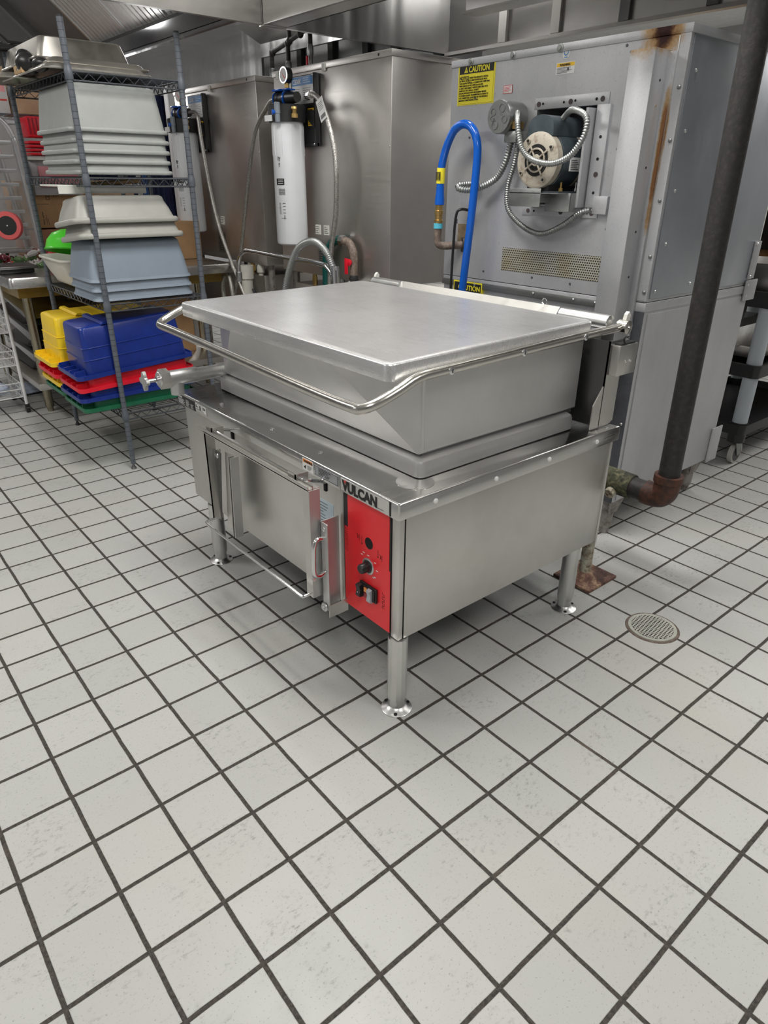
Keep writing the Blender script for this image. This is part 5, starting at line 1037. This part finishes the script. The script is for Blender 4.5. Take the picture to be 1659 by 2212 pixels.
for k in range(12): mb.tube([(1.18 + .05 * k, 5.17 + .02 * math.sin(k * 2.3), 0), (1.18 + .05 * k, 5.17 + .02 * math.sin(k * 1.3), 1.42)], .032, NAVY, 8)
tag(mb.build('navy_cloth'), 'navy cloth bundle seen over the warm grey tubs', 'cloth')
mb = MB(); mb.tube([(.98, 3.75, .862), (.98, 3.75, 1.6)], .014, S_LEG, 10); mb.tube([(1.03, 3.78, .862), (1.03, 3.78, 1.6)], .014, plain('deep_blue_bar', (.01, .06, .22), .35), 10); tag(mb.build('rack_uprights'), 'steel and blue uprights between the shelving and the far filter', 'rack')
mb = MB(); mb.box(1.60, 1.68, 4.56, 4.64, 0, 1.945, WHITE, .004); tag(mb.build('square_post'), 'white square post between the navy cloth and the far cabinet', 'post')
# white wire cart
WC = thing('wire_cart', 'small white wire basket cart on black casters at the left edge', 'cart', (-.1, 4.05, 0))
for x, y in ((.121, 3.928), (.121, 4.28), (-.35, 3.928), (-.35, 4.28)):
    mb = MB(); mb.cyl((x, y, .05), (x, y, .80), .010, WIREW, 12); l_ = mb.build('post', WC); mb = MB(); mb.cyl((x - .012, y, .022), (x + .012, y, .022), .022, BLACK, 16); mb.box(x - .014, x + .014, y - .014, y + .014, .03, .055, BLACK, .004); mb.build('caster', l_)
for z in (.10, .30, .50, .68):
    mb = MB()
    for zz in (z, z + .05, z + .09):
        mb.tube([(.11, 3.94, zz), (.11, 4.27, zz), (-.34, 4.27, zz), (-.34, 3.94, zz), (.11, 3.94, zz)], .003, WIREW, 6)
    for k in range(14): mb.cyl((-.34, 3.95 + k * .024, z), (.11, 3.95 + k * .024, z), .0018, WIREW, 5)
    for k in range(4): x = -.34 + .45 * k / 3; mb.tube([(x, 3.94, z + .09), (x, 3.94, z), (x, 4.27, z), (x, 4.27, z + .09)], .002, WIREW, 5)
    for k in range(8): y = 3.96 + k * .042; mb.cyl((.11, y, z), (.11, y, z + .09), .002, WIREW, 5)
    mb.build('wire_basket', WC)
ck = plain('checked_cloth', (.45, .5, .62), .85, var=.5)
mb = MB(); mb.sphere((.22, 4.45, .02), .09, ck, 14, (2.2, 1.6, .25)); tag(mb.build('floor_cloth'), 'blue and white checked cloth on the floor under the prep table', 'cloth')
mb = MB(); mb.sphere((-.05, 4.1, .14), .09, ck, 14, (1.4, 1.2, .4)); tag(mb.build('folded_cloth'), 'checked cloth in the lowest basket of the white cart', 'cloth')
# ================================================================== RIGHT BACKGROUND
UC = thing('utility_cart', 'black plastic utility cart with pale grey posts at the right edge', 'cart', (3.2, .95, 0))
ux, uy = 2.80, .665
for z, t_ in ((.175, .055), (.475, .065), (.815, .075)):
    mb = MB(); mb.loft([(2.755, 3.75, .62, 1.15, z, .03), (2.75, 3.755, .615, 1.155, z + t_, .03), (2.765, 3.74, .63, 1.14, z + t_, .03), (2.77, 3.735, .635, 1.135, z + .02, .03)], BLACK, n=4); mb.build('tray_shelf', UC)
for x, y in ((ux, uy), (3.70, uy), (ux, 1.10), (3.70, 1.10)):
    mb = MB(); mb.cyl((x, y, .23), (x, y, .475), .037, GPOST, 20); mb.cyl((x, y, .54), (x, y, .815), .037, GPOST, 20); p_ = mb.build('post', UC)
    mb = MB(); mb.cyl((x, y, .13), (x, y, .235), .045, BLACK, 20); mb.build('corner_socket', p_)
    mb = MB(); mb.cyl((x + .03, y - .012, .058), (x + .03, y + .012, .058), .058, plain('caster_tread', (.45, .44, .4), .5), 28); mb.cyl((x + .03, y - .014, .058), (x + .03, y + .014, .058), .044, plain('caster_core', (.08, .08, .085), .5), 24); mb.cyl((x + .03, y - .018, .058), (x + .03, y + .018, .058), .012, CHROME, 12)
    mb.prism([(x - .03, y - .018, .135), (x + .05, y - .018, .135), (x + .045, y - .018, .05), (x + .02, y - .018, .045)], (0, -.003, 0), GALV); mb.build('caster', p_)
mb = MB(); mb.box(2.9, 3.6, .70, 1.08, .54, .60, ALU, .01); tag(mb.build('sheet_pan'), 'silver pan on the middle tray of the black cart', 'pan')
mb = MB(); mb.loft([(2.82, 3.2, .80, 1.05, .60, .03), (2.80, 3.22, .79, 1.06, .70, .03), (2.85, 3.15, .82, 1.02, .73, .03)], plain('foil', (.7, .7, .7), .25, .9, .2), n=3); tag(mb.build('foil_parcel'), 'foil wrapped parcel on the silver pan of the cart', 'parcel')
mb = MB(); mb.lathe((3.05, .88, .84), (0, 0, 1), [(0, .08), (.03, .13), (.1, .19), (.16, .21), (.165, .215), (.165, .2), (.1, .18), (.02, .1)], S_CAB, 32); tag(mb.build('mixing_bowl'), 'large steel mixing bowl on the top tray of the black cart', 'bowl')
DR = thing('storage_rack', 'dark storage rack with wooden shelves behind the black cart', 'rack', (4.3, 1.2, 0))
for z in (.9, 1.25, 1.6): mb = MB(); mb.box(3.95, 4.7, .5, 2.2, z, z + .03, WOOD, .003); mb.build('shelf', DR)
for x in (3.97, 4.68):
    for y in (.52, 2.18): mb = MB(); mb.box(x - .02, x + .02, y - .02, y + .02, 0, 1.8, BLACKM); mb.build('post', DR)
mb = MB(); mb.box(4.65, 4.7, .5, 2.2, .3, 1.75, BLACKM); mb.build('back_panel', DR)
# ================================================================== LIGHTS
def area(x, y, z, sx, sy, e, col=(1, .98, .95), rx=0, ry=0):
    l = bpy.data.lights.new('ceiling_lamp', 'AREA'); l.shape = 'RECTANGLE'; l.size = sx; l.size_y = sy; l.energy = e; l.color = col
    o = bpy.data.objects.new('ceiling_lamp', l); C.objects.link(o); o.location = (x, y, z); o.rotation_euler = (rx, ry, 0); return o
FIX = emit('light_diffuser', (1, .98, .95), 3.0)
for k, (x, y, e) in enumerate(((.3, 1.1, 90), (-1.7, 3.2, 60), (-1.3, -1.4, 70), (1.2, -1.7, 50), (3.6, -.6, 60), (4.2, 3.2, 80), (.2, 6.6, 70), (6.5, 5.5, 60), (6.9, .2, 150), (-3.8, 2, 50), (3.5, 6.8, 50))):
    t = thing('ceiling_light', 'rectangular ceiling light panel above the kitchen', 'light', (x, y, 3.02)); t['group'] = 'ceiling light panels'
    mb = MB(); mb.box(x - .32, x + .32, y - .62, y + .62, 3.05, 3.1, CEIL); mb.build('housing', t)
    mb = MB(); mb.box(x - .29, x + .29, y - .59, y + .59, 3.045, 3.05, FIX); mb.build('diffuser', t)
    area(x, y, 3.02, .55, 1.15, e)
# hood lamps, plus fill lights added beneath the far hood to brighten its filters
for x, y, z, e in ((1.45, .4, 2.6, 26), (1.45, 1.7, 2.6, 26), (.95, 3.3, 1.96, 6), (1.3, 5.2, 2.0, 10), (1.9, 3.6, 2.15, 3)):
    l = bpy.data.lights.new('hood_lamp_and_fill', 'POINT'); l.energy = e; l.shadow_soft_size = .12; o = bpy.data.objects.new('hood_lamp_and_fill', l); C.objects.link(o); o.location = (x, y, z)
w = bpy.data.worlds.new('world'); bpy.context.scene.world = w; w.use_nodes = True
w.node_tree.nodes['Background'].inputs[0].default_value = (.95, .97, 1, 1); w.node_tree.nodes['Background'].inputs[1].default_value = .3
sc = bpy.context.scene
sc.view_settings.view_transform = 'Standard'; sc.view_settings.look = 'None'; sc.view_settings.gamma = 1; sc.view_settings.use_curve_mapping = False
sc.view_settings.exposure = -0.8
